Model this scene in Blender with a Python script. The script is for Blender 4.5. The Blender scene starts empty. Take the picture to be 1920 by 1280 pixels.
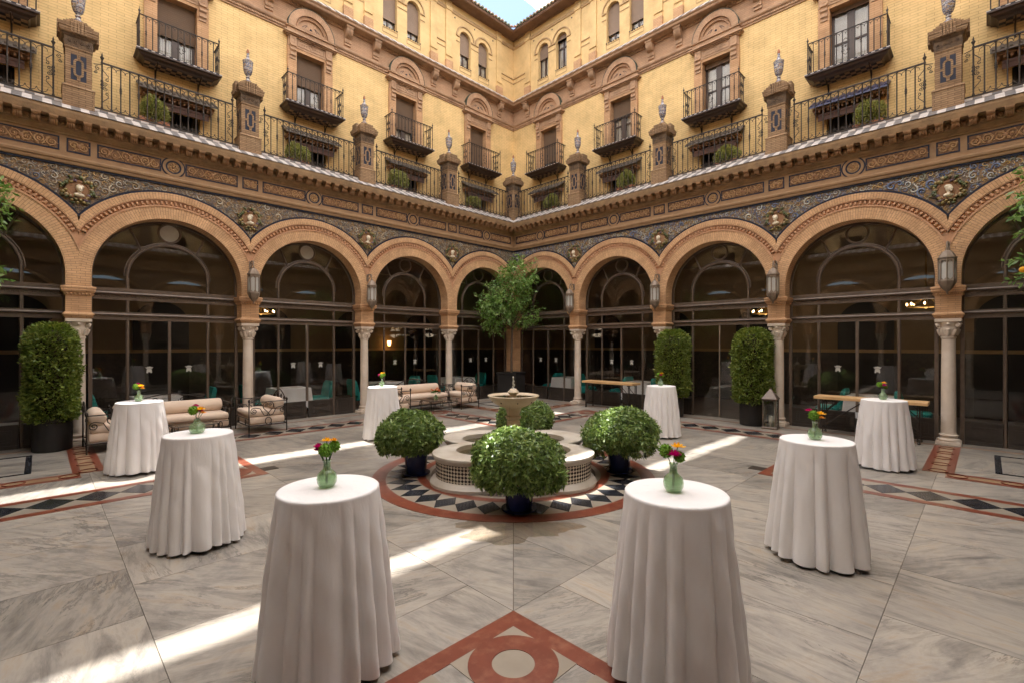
import bpy, math, random
import numpy as np
from mathutils import Vector, Matrix
R = math.radians
PI = math.pi
random.seed(7)
rng = np.random.default_rng(7)
scene = bpy.context.scene
COL = scene.collection

# ------------------------------------------------------------------ camera, sky, sun, exposure
DC = 18.31                      # distance from the camera to the courtyard corner, along the view axis
CAM = DC / math.sqrt(2)
CT = 15.5                       # the courtyard is five bays of 3.1 m square
cd = bpy.data.cameras.new('camera')
cam = bpy.data.objects.new('camera', cd)
COL.objects.link(cam)
cam.location = (CAM, CAM, 2.0)
cam.rotation_euler = (R(90), 0, R(135))
cd.sensor_width = 36
cd.lens = 36 * 888 / 1920
cd.shift_x = -2.5 / 1920
cd.shift_y = 5.5 / 1920
cd.clip_start = 0.05
cd.clip_end = 500
scene.camera = cam

SUN = Vector((0.155, 0.273, -1.0)).normalized()      # the way the sunlight travels
world = bpy.data.worlds.new('World')
scene.world = world
world.use_nodes = True
wn = world.node_tree
sky = wn.nodes.new('ShaderNodeTexSky')
sky.sky_type = 'NISHITA'
sky.sun_disc = False
sky.sun_elevation = math.asin(-SUN.z)
sky.sun_rotation = math.atan2(-SUN.x, -SUN.y)
sky.air_density = 1.0
sky.dust_density = 1.0
sky.ozone_density = 2.2
wn.nodes['Background'].inputs[1].default_value = 0.075
wn.links.new(sky.outputs[0], wn.nodes['Background'].inputs[0])
sl = bpy.data.lights.new('sun', 'SUN')
sl.energy = 3.35
sl.angle = R(0.55)
sl.color = (1.0, 0.965, 0.92)
so = bpy.data.objects.new('sun', sl)
COL.objects.link(so)
so.rotation_euler = SUN.to_track_quat('-Z', 'Y').to_euler()
so.location = (0, 0, 30)
vs = scene.view_settings
vs.view_transform = 'Standard'
vs.look = 'None'
vs.gamma = 1.0
vs.use_curve_mapping = False
vs.exposure = 2.08
scene.cycles.use_denoising = True
scene.cycles.max_bounces = 9
scene.cycles.diffuse_bounces = 5
scene.cycles.glossy_bounces = 4
scene.cycles.transmission_bounces = 6
scene.cycles.transparent_max_bounces = 12
scene.cycles.caustics_reflective = False
scene.cycles.caustics_refractive = False
scene.cycles.sample_clamp_indirect = 6

# ------------------------------------------------------------------ materials
def new_mat(name):
    m = bpy.data.materials.new(name)
    m.use_nodes = True
    nt = m.node_tree
    return m, nt, nt.nodes['Principled BSDF']

def N(nt, kind, **kw):
    n = nt.nodes.new('ShaderNode' + kind)
    for k, v in kw.items():
        if k in n.inputs.keys():
            n.inputs[k].default_value = v
        else:
            setattr(n, k, v)
    return n

def ramp(nt, stops, interp='LINEAR'):
    r = nt.nodes.new('ShaderNodeValToRGB')
    r.color_ramp.interpolation = interp
    el = r.color_ramp.elements
    while len(el) < len(stops):
        el.new(0.5)
    for e, (p, c) in zip(el, stops):
        e.position = p
        e.color = (*c, 1)
    return r

def bump(nt, bsdf, src, strength, dist):
    b = N(nt, 'Bump', Strength=strength, Distance=dist)
    nt.links.new(src, b.inputs['Height'])
    nt.links.new(b.outputs[0], bsdf.inputs['Normal'])
    return b

MAT = {}
def plain(name, c1, c2=None, scale=6.0, rough=0.7, bmp=0.0, bscale=40.0, metal=0.0, spec=0.5, island=None, stain=None, detail=5.0):
    """two-tone noise, fine relief, optional per-island palette and large stains"""
    m, nt, b = new_mat(name)
    L = nt.links.new
    geo = N(nt, 'NewGeometry')
    c2 = c2 or c1
    n1 = N(nt, 'TexNoise', Scale=scale, Detail=detail, Roughness=0.6)
    L(geo.outputs['Position'], n1.inputs['Vector'])
    if island:
        r = ramp(nt, island, 'CONSTANT')
        L(geo.outputs['Random Per Island'], r.inputs[0])
        mx = N(nt, 'MixRGB', blend_type='MULTIPLY', Fac=0.6)
        r2 = ramp(nt, [(0.3, (0.55, 0.55, 0.55)), (0.7, (1.15, 1.15, 1.15))])
        L(n1.outputs[0], r2.inputs[0])
        L(r.outputs[0], mx.inputs[1]); L(r2.outputs[0], mx.inputs[2])
        col = mx.outputs[0]
    else:
        r = ramp(nt, [(0.32, c1), (0.68, c2)])
        L(n1.outputs[0], r.inputs[0])
        col = r.outputs[0]
    if stain:
        sc, amt, tint = stain
        n3 = N(nt, 'TexNoise', Scale=sc, Detail=6.0, Roughness=0.65)
        L(geo.outputs['Position'], n3.inputs['Vector'])
        r3 = ramp(nt, [(0.48, (0, 0, 0)), (0.72, (amt,) * 3)])
        L(n3.outputs[0], r3.inputs[0])
        mx = N(nt, 'MixRGB', blend_type='MIX')
        mx.inputs[2].default_value = (*tint, 1)
        L(r3.outputs[0], mx.inputs[0]); L(col, mx.inputs[1])
        col = mx.outputs[0]
    L(col, b.inputs['Base Color'])
    b.inputs['Roughness'].default_value = rough
    b.inputs['Metallic'].default_value = metal
    b.inputs['Specular IOR Level'].default_value = spec
    if bmp:
        n2 = N(nt, 'TexNoise', Scale=bscale, Detail=4.0)
        L(geo.outputs['Position'], n2.inputs['Vector'])
        bump(nt, b, n2.outputs[0], bmp, 0.01)
    MAT[name] = m
    return m

def brick(name, c1, c2, mortar, w=0.24, h=0.055, ms=0.006, bmp=0.4, stain=None, rough=0.85):
    m, nt, b = new_mat(name)
    L = nt.links.new
    uv = N(nt, 'UVMap')
    t = N(nt, 'TexBrick', offset=0.5)
    t.inputs['Color1'].default_value = (*c1, 1)
    t.inputs['Color2'].default_value = (*c2, 1)
    t.inputs['Mortar'].default_value = (*mortar, 1)
    t.inputs['Scale'].default_value = 1.0
    t.inputs['Brick Width'].default_value = w
    t.inputs['Row Height'].default_value = h
    t.inputs['Mortar Size'].default_value = ms
    t.inputs['Mortar Smooth'].default_value = 0.3
    L(uv.outputs[0], t.inputs['Vector'])
    geo = N(nt, 'NewGeometry')
    n = N(nt, 'TexNoise', Scale=2.2, Detail=7.0, Roughness=0.65)
    L(geo.outputs['Position'], n.inputs['Vector'])
    r = ramp(nt, [(0.3, (0.78, 0.76, 0.74)), (0.7, (1.12, 1.1, 1.08))])
    L(n.outputs[0], r.inputs[0])
    mx = N(nt, 'MixRGB', blend_type='MULTIPLY', Fac=1.0)
    L(t.outputs[0], mx.inputs[1]); L(r.outputs[0], mx.inputs[2])
    col = mx.outputs[0]
    if stain:
        sc, amt, tint = stain
        n3 = N(nt, 'TexNoise', Scale=sc, Detail=8.0, Roughness=0.7)
        L(geo.outputs['Position'], n3.inputs['Vector'])
        r3 = ramp(nt, [(0.5, (0, 0, 0)), (0.75, (amt,) * 3)])
        L(n3.outputs[0], r3.inputs[0])
        m2 = N(nt, 'MixRGB', blend_type='MIX')
        m2.inputs[2].default_value = (*tint, 1)
        L(r3.outputs[0], m2.inputs[0]); L(col, m2.inputs[1])
        col = m2.outputs[0]
    L(col, b.inputs['Base Color'])
    b.inputs['Roughness'].default_value = rough
    b.inputs['Specular IOR Level'].default_value = 0.25
    inv = N(nt, 'Math', operation='SUBTRACT')
    inv.inputs[0].default_value = 1.0
    L(t.outputs['Fac'], inv.inputs[1])
    bump(nt, b, inv.outputs[0], bmp, 0.006)
    MAT[name] = m
    return m

def marble(name, base, dark, vein, warm, rough=0.28, vscale=0.7, veinamt=0.8):
    """polished slab: stretched streaks whose direction differs from slab to slab"""
    m, nt, b = new_mat(name)
    L = nt.links.new
    geo = N(nt, 'NewGeometry')
    oi = N(nt, 'ObjectInfo')
    rot = N(nt, 'VectorRotate', rotation_type='Z_AXIS')
    ang = N(nt, 'MapRange')
    ang.inputs[3].default_value = 0.1
    ang.inputs[4].default_value = 1.9
    L(oi.outputs['Random'], ang.inputs[0])
    L(geo.outputs['Position'], rot.inputs['Vector'])
    L(ang.outputs[0], rot.inputs['Angle'])
    off = N(nt, 'VectorMath', operation='ADD')
    sc3 = N(nt, 'VectorMath', operation='SCALE')
    comb = N(nt, 'CombineXYZ')
    for i in range(3):
        L(oi.outputs['Random'], comb.inputs[i])
    L(comb.outputs[0], sc3.inputs[0])
    sc3.inputs['Scale'].default_value = 57.0
    L(rot.outputs[0], off.inputs[0]); L(sc3.outputs[0], off.inputs[1])
    mp = N(nt, 'Mapping')
    mp.inputs['Scale'].default_value = (0.75, 3.6, 1.0)
    L(off.outputs[0], mp.inputs[0])
    n1 = N(nt, 'TexNoise', Scale=1.9, Detail=12.0, Roughness=0.72, Distortion=0.5)
    L(mp.outputs[0], n1.inputs['Vector'])
    r1 = ramp(nt, [(0.30, dark), (0.45, tuple(x * 0.9 for x in base)), (0.54, tuple(x * 1.12 for x in base)), (0.72, warm)])
    L(n1.outputs[0], r1.inputs[0])
    nb = N(nt, 'TexNoise', Scale=1.6, Detail=8.0, Roughness=0.7, Distortion=0.8)
    L(off.outputs[0], nb.inputs['Vector'])
    rb = ramp(nt, [(0.30, (0.62, 0.62, 0.64)), (0.48, (0.97, 0.96, 0.95)), (0.62, (1.10, 1.08, 1.04)), (0.75, (1.02, 0.90, 0.76))])
    L(nb.outputs[0], rb.inputs[0])
    bl = N(nt, 'MixRGB', blend_type='MULTIPLY', Fac=0.85)
    L(r1.outputs[0], bl.inputs[1]); L(rb.outputs[0], bl.inputs[2])
    n2 = N(nt, 'TexNoise', Scale=vscale, Detail=12.0, Roughness=0.75, Distortion=0.7)
    mp2 = N(nt, 'Mapping')
    mp2.inputs['Scale'].default_value = (0.55, 2.6, 1.0)
    L(off.outputs[0], mp2.inputs[0])
    L(mp2.outputs[0], n2.inputs['Vector'])
    r2 = ramp(nt, [(0.0, (0, 0, 0)), (0.475, (0, 0, 0)), (0.5, (veinamt,) * 3), (0.515, (0, 0, 0))])
    L(n2.outputs[0], r2.inputs[0])
    n4 = N(nt, 'TexNoise', Scale=1.1, Detail=3.0)
    L(off.outputs[0], n4.inputs['Vector'])
    r4 = ramp(nt, [(0.42, (0, 0, 0)), (0.62, (1, 1, 1))])
    L(n4.outputs[0], r4.inputs[0])
    vm = N(nt, 'MixRGB', blend_type='MULTIPLY', Fac=1.0)
    L(r2.outputs[0], vm.inputs[1]); L(r4.outputs[0], vm.inputs[2])
    mx = N(nt, 'MixRGB', blend_type='MIX')
    mx.inputs[2].default_value = (*vein, 1)
    L(vm.outputs[0], mx.inputs[0]); L(bl.outputs[0], mx.inputs[1])
    tone = N(nt, 'MapRange')
    tone.inputs[3].default_value = 0.86
    tone.inputs[4].default_value = 1.16
    rnd = N(nt, 'TexWhiteNoise', noise_dimensions='1D')
    L(oi.outputs['Random'], rnd.inputs['W'])
    L(rnd.outputs[0], tone.inputs[0])
    tm = N(nt, 'VectorMath', operation='SCALE')
    L(mx.outputs[0], tm.inputs[0]); L(tone.outputs[0], tm.inputs['Scale'])
    L(tm.outputs[0], b.inputs['Base Color'])
    rr = N(nt, 'MapRange')
    rr.inputs[3].default_value = rough * 0.8
    rr.inputs[4].default_value = rough * 1.5
    n5 = N(nt, 'TexNoise', Scale=2.5, Detail=5.0)
    L(geo.outputs['Position'], n5.inputs['Vector'])
    L(n5.outputs[0], rr.inputs[0])
    L(rr.outputs[0], b.inputs['Roughness'])
    n6 = N(nt, 'TexNoise', Scale=9.0, Detail=2.0)
    L(geo.outputs['Position'], n6.inputs['Vector'])
    bump(nt, b, n6.outputs[0], 0.06, 0.01)
    MAT[name] = m
    return m

def leafmat(name, cols, rough=0.42, trans=0.3):
    m, nt, b = new_mat(name)
    L = nt.links.new
    geo = N(nt, 'NewGeometry')
    k = len(cols)
    r = ramp(nt, [(i / max(1, k - 1), c) for i, c in enumerate(cols)])
    L(geo.outputs['Random Per Island'], r.inputs[0])
    L(r.outputs[0], b.inputs['Base Color'])
    b.inputs['Roughness'].default_value = rough
    tr = N(nt, 'BsdfTranslucent')
    hs = N(nt, 'HueSaturation', Value=1.5, Saturation=1.1)
    L(r.outputs[0], hs.inputs['Color'])
    L(hs.outputs[0], tr.inputs[0])
    ms = N(nt, 'MixShader')
    ms.inputs[0].default_value = trans
    out = nt.nodes['Material Output']
    L(b.outputs[0], ms.inputs[1]); L(tr.outputs[0], ms.inputs[2])
    L(ms.outputs[0], out.inputs[0])
    MAT[name] = m
    return m

def panemat(name, tint=(0.85, 0.87, 0.86), rough=0.0, boost=1.0):
    """window glass: clear transmission plus Fresnel mirror"""
    m, nt, b = new_mat(name)
    L = nt.links.new
    nt.nodes.remove(b)
    tr = N(nt, 'BsdfTransparent'); tr.inputs[0].default_value = (*tint, 1)
    gl = N(nt, 'BsdfGlossy', Roughness=rough)
    lw = N(nt, 'LayerWeight', Blend=0.5)                 # Schlick: the same from both sides of the pane
    pw = N(nt, 'Math', operation='POWER'); pw.inputs[1].default_value = 5.0
    L(lw.outputs['Facing'], pw.inputs[0])
    mu = N(nt, 'Math', operation='MULTIPLY_ADD'); mu.inputs[1].default_value = 0.96 * boost; mu.inputs[2].default_value = 0.042 * boost
    mu.use_clamp = True
    L(pw.outputs[0], mu.inputs[0])
    ms = N(nt, 'MixShader')
    L(mu.outputs[0], ms.inputs[0]); L(tr.outputs[0], ms.inputs[1]); L(gl.outputs[0], ms.inputs[2])
    L(ms.outputs[0], nt.nodes['Material Output'].inputs[0])
    MAT[name] = m
    return m

def emit(name, c, s):
    m, nt, b = new_mat(name)
    b.inputs['Base Color'].default_value = (*c, 1)
    b.inputs['Emission Color'].default_value = (*c, 1)
    b.inputs['Emission Strength'].default_value = s
    MAT[name] = m
    return m

brick('arch_brick', (0.68, 0.435, 0.245), (0.58, 0.36, 0.195), (0.34, 0.20, 0.115), w=0.145, h=0.047, ms=0.004, bmp=0.5)
brick('pier_brick', (0.66, 0.41, 0.23), (0.56, 0.335, 0.18), (0.36, 0.215, 0.125), w=0.22, h=0.042, ms=0.004)
brick('old_brick', (0.37, 0.25, 0.145), (0.27, 0.17, 0.095), (0.12, 0.075, 0.045), w=0.2, h=0.042, ms=0.005, stain=(3.0, 0.55, (0.14, 0.09, 0.055)))
brick('yellow_brick', (0.78, 0.575, 0.28), (0.73, 0.53, 0.25), (0.52, 0.355, 0.16), w=0.27, h=0.06, ms=0.006, bmp=0.35, stain=(1.1, 0.45, (0.60, 0.42, 0.205)))
brick('yellow_brick_upper', (0.67, 0.49, 0.245), (0.65, 0.47, 0.23), (0.60, 0.43, 0.205), w=0.27, h=0.06, ms=0.004, bmp=0.12, stain=(1.1, 0.4, (0.56, 0.40, 0.20)))
brick('rose_brick', (0.48, 0.315, 0.20), (0.42, 0.265, 0.165), (0.31, 0.18, 0.115), w=0.24, h=0.05, ms=0.004, bmp=0.25)
brick('jamb_brick', (0.56, 0.355, 0.20), (0.49, 0.295, 0.16), (0.33, 0.19, 0.11), w=0.24, h=0.05, ms=0.004, bmp=0.3)
plain('rose_terracotta', (0.47, 0.305, 0.19), (0.38, 0.235, 0.14), scale=5, bmp=0.25, bscale=60, rough=0.85, stain=(2.5, 0.5, (0.2, 0.12, 0.08)))
plain('terracotta', (0.30, 0.165, 0.085), (0.22, 0.115, 0.055), scale=7, bmp=0.35, bscale=50, rough=0.8)
plain('egg_terracotta', (0.56, 0.325, 0.185), (0.46, 0.25, 0.135), scale=12, rough=0.8)
plain('cornice_stone', (0.37, 0.24, 0.125), (0.25, 0.16, 0.085), scale=4, bmp=0.5, bscale=45, rough=0.88, stain=(5.0, 0.6, (0.16, 0.105, 0.06)))
plain('modillion_stone', (0.42, 0.25, 0.13), (0.31, 0.18, 0.092), scale=9, bmp=0.5, bscale=50, rough=0.9, stain=(8.0, 0.5, (0.14, 0.09, 0.05)))
plain('carved_dark', (0.15, 0.10, 0.06), (0.09, 0.06, 0.04), scale=14, rough=0.8, bmp=0.6, stain=(10.0, 0.5, (0.30, 0.19, 0.10)))
plain('frieze_band', (0.36, 0.225, 0.118), (0.28, 0.17, 0.088), scale=5, bmp=0.2, rough=0.8)
plain('blue_tile', (0.012, 0.016, 0.032), (0.02, 0.025, 0.045), scale=20, rough=0.5, spec=0.25)
plain('spandrel_ground', (0.33, 0.19, 0.07), (0.07, 0.07, 0.085), scale=16, rough=0.6, bmp=0.6, bscale=40)
plain('majolica', (0.3, 0.3, 0.3), scale=25, rough=0.35, island=[(0.0, (0.15, 0.20, 0.33)), (0.22, (0.50, 0.47, 0.38)), (0.42, (0.26, 0.28, 0.20)), (0.58, (0.50, 0.31, 0.09)), (0.70, (0.09, 0.13, 0.27)), (0.82, (0.43, 0.44, 0.42))])
plain('majolica_warm', (0.3, 0.3, 0.3), scale=25, rough=0.4, island=[(0.0, (0.30, 0.26, 0.20)), (0.25, (0.46, 0.38, 0.26)), (0.5, (0.19, 0.18, 0.15)), (0.65, (0.46, 0.28, 0.10)), (0.78, (0.12, 0.14, 0.19)), (0.88, (0.48, 0.44, 0.36))])
plain('wreath_glaze', (0.3, 0.3, 0.3), scale=25, rough=0.35, island=[(0.0, (0.10, 0.12, 0.045)), (0.3, (0.30, 0.22, 0.075)), (0.5, (0.17, 0.15, 0.06)), (0.7, (0.33, 0.25, 0.13)), (0.88, (0.12, 0.08, 0.12))])
plain('bust_glaze', (0.78, 0.70, 0.54), (0.66, 0.57, 0.42), scale=18, rough=0.4)
plain('scroll_terracotta', (0.40, 0.22, 0.10), scale=18, rough=0.7, island=[(0.0, (0.38, 0.22, 0.105)), (0.3, (0.43, 0.255, 0.12)), (0.55, (0.33, 0.18, 0.09)), (0.8, (0.46, 0.29, 0.135))])
plain('panel_ground', (0.23, 0.125, 0.06), (0.15, 0.08, 0.04), scale=16, rough=0.8, bmp=0.5, bscale=50)
plain('column_marble', (0.71, 0.62, 0.52), (0.61, 0.51, 0.41), scale=3.0, rough=0.45, bmp=0.08, stain=(2.0, 0.35, (0.42, 0.30, 0.21)))
plain('white_tile', (0.62, 0.57, 0.53), (0.55, 0.50, 0.47), scale=9, rough=0.35, stain=(9.0, 0.35, (0.3, 0.26, 0.22)))
plain('grey_tile', (0.13, 0.12, 0.12), (0.19, 0.175, 0.165), scale=9, rough=0.4, stain=(9.0, 0.4, (0.09, 0.07, 0.06)))
plain('iron', (0.028, 0.021, 0.017), (0.045, 0.032, 0.024), scale=20, rough=0.55, metal=0.3, bmp=0.2)
plain('rust_iron', (0.04, 0.025, 0.018), (0.07, 0.038, 0.022), scale=25, rough=0.7, bmp=0.3)
plain('bronze_frame', (0.16, 0.118, 0.088), (0.115, 0.084, 0.063), scale=10, rough=0.4, metal=0.2)
plain('dark_panel', (0.05, 0.038, 0.03), (0.036, 0.028, 0.022), scale=10, rough=0.45)
plain('shutter', (0.20, 0.135, 0.09), (0.175, 0.115, 0.075), scale=3, rough=0.6)
plain('door_wood', (0.06, 0.033, 0.02), (0.045, 0.025, 0.017), scale=8, rough=0.45)
plain('curtain', (0.50, 0.46, 0.40), (0.40, 0.36, 0.31), scale=4, rough=0.9)
plain('copper_green', (0.055, 0.075, 0.05), (0.04, 0.05, 0.035), scale=8, rough=0.6)
plain('eave_wood', (0.22, 0.13, 0.08), (0.15, 0.085, 0.055), scale=5, rough=0.8)
plain('roof_tile', (0.30, 0.17, 0.10), scale=10, rough=0.8, island=[(0.0, (0.17, 0.17, 0.10)), (0.3, (0.33, 0.18, 0.10)), (0.6, (0.12, 0.15, 0.10)), (0.8, (0.28, 0.19, 0.12))])
plain('hood_tile', (0.09, 0.075, 0.06), (0.13, 0.10, 0.075), scale=12, rough=0.7)
plain('hood_tile_blue', (0.04, 0.045, 0.10), (0.06, 0.06, 0.12), scale=12, rough=0.4)
plain('awning_brown', (0.11, 0.06, 0.045), (0.085, 0.045, 0.035), scale=5, rough=0.85)
plain('moulding_tan', (0.44, 0.30, 0.155), (0.38, 0.25, 0.12), scale=8, rough=0.8)
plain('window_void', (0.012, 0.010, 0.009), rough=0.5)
plain('urn_glaze', (0.55, 0.53, 0.50), scale=30, rough=0.25)
plain('fountain_stone', (0.60, 0.50, 0.37), (0.50, 0.39, 0.26), scale=3.5, rough=0.55, bmp=0.12, stain=(2.6, 0.55, (0.36, 0.22, 0.10)))
plain('coping_stone', (0.56, 0.51, 0.44), (0.46, 0.41, 0.34), scale=3.0, rough=0.4, bmp=0.1, stain=(3.0, 0.4, (0.34, 0.27, 0.18)))
plain('cobalt_pot', (0.008, 0.014, 0.06), (0.014, 0.022, 0.085), scale=8, rough=0.25)
plain('clay', (0.42, 0.17, 0.085), (0.33, 0.13, 0.065), scale=9, rough=0.75)
plain('soil', (0.03, 0.02, 0.014), (0.05, 0.035, 0.024), scale=30, rough=0.95, bmp=0.6)
plain('black_pot', (0.016, 0.014, 0.013), (0.022, 0.019, 0.018), scale=6, rough=0.5)
plain('bark', (0.12, 0.08, 0.05), (0.07, 0.045, 0.03), scale=14, rough=0.9, bmp=0.5)
plain('linen', (0.83, 0.81, 0.80), (0.80, 0.78, 0.77), scale=2.0, rough=0.92, bmp=0.12, bscale=900, spec=0.2)
plain('upholstery', (0.70, 0.56, 0.44), (0.64, 0.50, 0.39), scale=3.5, rough=0.9, bmp=0.1, bscale=300, spec=0.2)
plain('pine', (0.66, 0.42, 0.20), (0.55, 0.33, 0.14), scale=4.0, rough=0.55)
plain('teal_velvet', (0.01, 0.30, 0.26), (0.008, 0.22, 0.20), scale=4, rough=0.7)
plain('navy_cloth', (0.01, 0.014, 0.03), scale=4, rough=0.8)
plain('lantern_metal', (0.20, 0.15, 0.11), (0.27, 0.21, 0.155), scale=14, rough=0.55, metal=0.2, bmp=0.2)
plain('frosted', (0.50, 0.49, 0.45), (0.44, 0.43, 0.39), scale=8, rough=0.35)
plain('red_marble', (0.20, 0.052, 0.028), (0.145, 0.034, 0.018), scale=5.0, rough=0.3, stain=(9.0, 0.4, (0.36, 0.17, 0.10)), detail=9)
plain('tan_marble', (0.35, 0.23, 0.135), (0.29, 0.185, 0.105), scale=3.0, rough=0.3)
plain('black_marble', (0.012, 0.013, 0.016), (0.03, 0.032, 0.038), scale=4.0, rough=0.22, detail=10, stain=(9.0, 0.3, (0.12, 0.12, 0.13)))
plain('cream_marble', (0.33, 0.285, 0.225), (0.27, 0.23, 0.18), scale=3.0, rough=0.28)
plain('grout', (0.16, 0.13, 0.10), (0.11, 0.09, 0.07), scale=30, rough=0.9)
marble('white_marble', (0.295, 0.268, 0.233), (0.14, 0.128, 0.115), (0.06, 0.056, 0.052), (0.30, 0.228, 0.155), rough=0.32)
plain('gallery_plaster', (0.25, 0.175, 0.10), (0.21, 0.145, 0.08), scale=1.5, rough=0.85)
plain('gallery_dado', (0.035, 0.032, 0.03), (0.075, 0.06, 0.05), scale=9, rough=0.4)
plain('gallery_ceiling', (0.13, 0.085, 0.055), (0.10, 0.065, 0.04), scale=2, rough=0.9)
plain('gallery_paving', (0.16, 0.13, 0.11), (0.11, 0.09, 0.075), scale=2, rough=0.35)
plain('brass', (0.45, 0.28, 0.09), (0.35, 0.2, 0.06), scale=9, rough=0.3, metal=0.9)
leafmat('leaf_shrub', [(0.06, 0.10, 0.03), (0.14, 0.22, 0.055), (0.20, 0.29, 0.075), (0.33, 0.41, 0.14)], rough=0.42, trans=0.25)
leafmat('leaf_box', [(0.10, 0.15, 0.025), (0.17, 0.23, 0.045), (0.32, 0.36, 0.08)], rough=0.45)
leafmat('leaf_citrus', [(0.10, 0.20, 0.04), (0.20, 0.33, 0.08), (0.36, 0.48, 0.18)], rough=0.3, trans=0.35)
leafmat('leaf_fern', [(0.17, 0.21, 0.04), (0.30, 0.31, 0.09), (0.48, 0.44, 0.20)], rough=0.6)
leafmat('petal_yellow', [(0.75, 0.33, 0.01), (0.85, 0.50, 0.02)], rough=0.6)
leafmat('petal_magenta', [(0.30, 0.0, 0.07), (0.50, 0.005, 0.14)], rough=0.6)
leafmat('petal_green', [(0.10, 0.24, 0.01), (0.22, 0.42, 0.03)], rough=0.7)
leafmat('petal_orange', [(0.65, 0.12, 0.02), (0.75, 0.35, 0.16)], rough=0.6)
leafmat('stem_green', [(0.04, 0.10, 0.015), (0.07, 0.15, 0.03)], rough=0.5)
panemat('window_glass', (0.94, 0.94, 0.93), boost=1.0)
panemat('clear_glass', (0.92, 0.94, 0.92))
panemat('water', (0.80, 0.80, 0.72), boost=1.2)
panemat('wet_film', (0.95, 0.93, 0.90), rough=0.08, boost=0.8)
emit('bulb', (1.0, 0.62, 0.25), 6.0)
emit('daylit_window', (1.0, 0.90, 0.72), 1.1)
emit('sconce_glow', (1.0, 0.50, 0.15), 3.0)

def urn_mat():
    m = MAT['urn_glaze']; nt = m.node_tree; b = nt.nodes['Principled BSDF']; L = nt.links.new
    tc = N(nt, 'TexCoord')
    v = N(nt, 'TexVoronoi', Scale=22.0)
    n = N(nt, 'TexNoise', Scale=16.0, Detail=3.0, Distortion=1.5)
    L(tc.outputs['Object'], n.inputs['Vector']); L(tc.outputs['Object'], v.inputs['Vector'])
    r = ramp(nt, [(0.0, (0.48, 0.46, 0.43)), (0.46, (0.09, 0.11, 0.20)), (0.52, (0.44, 0.42, 0.39)), (0.58, (0.42, 0.20, 0.05)), (0.63, (0.10, 0.13, 0.07)), (0.68, (0.46, 0.44, 0.41))], 'CONSTANT')
    L(n.outputs[0], r.inputs[0])
    sp = N(nt, 'SeparateXYZ'); L(tc.outputs['Object'], sp.inputs[0])
    w = N(nt, 'Math', operation='SINE'); mu = N(nt, 'Math', operation='MULTIPLY'); mu.inputs[1].default_value = 75.0
    L(sp.outputs[2], mu.inputs[0]); L(mu.outputs[0], w.inputs[0])
    r2 = ramp(nt, [(0.0, (0, 0, 0)), (0.93, (1, 1, 1))], 'CONSTANT')
    L(w.outputs[0], r2.inputs[0])
    mx = N(nt, 'MixRGB'); mx.inputs[2].default_value = (0.05, 0.06, 0.15, 1)
    L(r2.outputs[0], mx.inputs[0]); L(r.outputs[0], mx.inputs[1])
    L(mx.outputs[0], b.inputs['Base Color'])
urn_mat()

def tilework():
    m, nt, b = new_mat('fountain_tile'); L = nt.links.new
    uv = N(nt, 'UVMap')
    mp = N(nt, 'Mapping'); mp.inputs['Rotation'].default_value = (0, 0, R(45)); mp.inputs['Scale'].default_value = (29, 29, 1)
    L(uv.outputs[0], mp.inputs[0])
    c1 = N(nt, 'TexChecker', Scale=1.0)
    c1.inputs[1].default_value = (0.62, 0.56, 0.46, 1); c1.inputs[2].default_value = (0.025, 0.018, 0.018, 1)
    L(mp.outputs[0], c1.inputs[0])
    L(c1.outputs[0], b.inputs['Base Color'])
    b.inputs['Roughness'].default_value = 0.25
    MAT['fountain_tile'] = m
tilework()

def slat_relief():
    m = MAT['shutter']; nt = m.node_tree; b = nt.nodes['Principled BSDF']; L = nt.links.new
    uv = N(nt, 'UVMap'); sp = N(nt, 'SeparateXYZ'); L(uv.outputs[0], sp.inputs[0])
    mu = N(nt, 'Math', operation='MULTIPLY'); mu.inputs[1].default_value = 22.0
    fr = N(nt, 'Math', operation='FRACT'); L(sp.outputs[1], mu.inputs[0]); L(mu.outputs[0], fr.inputs[0])
    bump(nt, b, fr.outputs[0], 0.9, 0.02)
slat_relief()

def linen_creases():
    m = MAT['linen']; nt = m.node_tree; b = nt.nodes['Principled BSDF']; L = nt.links.new
    tc = N(nt, 'TexCoord'); mp = N(nt, 'Mapping'); mp.inputs['Scale'].default_value = (16, 16, 3.0)
    L(tc.outputs['Object'], mp.inputs[0])
    n1 = N(nt, 'TexNoise', Scale=1.0, Detail=5.0, Roughness=0.6, Distortion=0.4); L(mp.outputs[0], n1.inputs['Vector'])
    n2 = N(nt, 'TexNoise', Scale=420.0, Detail=2.0); L(tc.outputs['Object'], n2.inputs['Vector'])
    ad = N(nt, 'Math', operation='MULTIPLY_ADD'); ad.inputs[1].default_value = 0.05
    L(n2.outputs[0], ad.inputs[0]); L(n1.outputs[0], ad.inputs[2])
    bump(nt, b, ad.outputs[0], 0.45, 0.012)
linen_creases()

def sailmat():
    m, nt, b = new_mat('sail_cloth'); L = nt.links.new
    b.inputs['Base Color'].default_value = (0.80, 0.66, 0.50, 1)
    b.inputs['Roughness'].default_value = 0.9
    tr = N(nt, 'BsdfTranslucent'); tr.inputs[0].default_value = (0.98, 0.93, 0.865, 1)
    ms = N(nt, 'MixShader'); ms.inputs[0].default_value = 0.90
    L(b.outputs[0], ms.inputs[1]); L(tr.outputs[0], ms.inputs[2])
    L(ms.outputs[0], nt.nodes['Material Output'].inputs[0])
    MAT['sail_cloth'] = m
sailmat()

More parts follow.
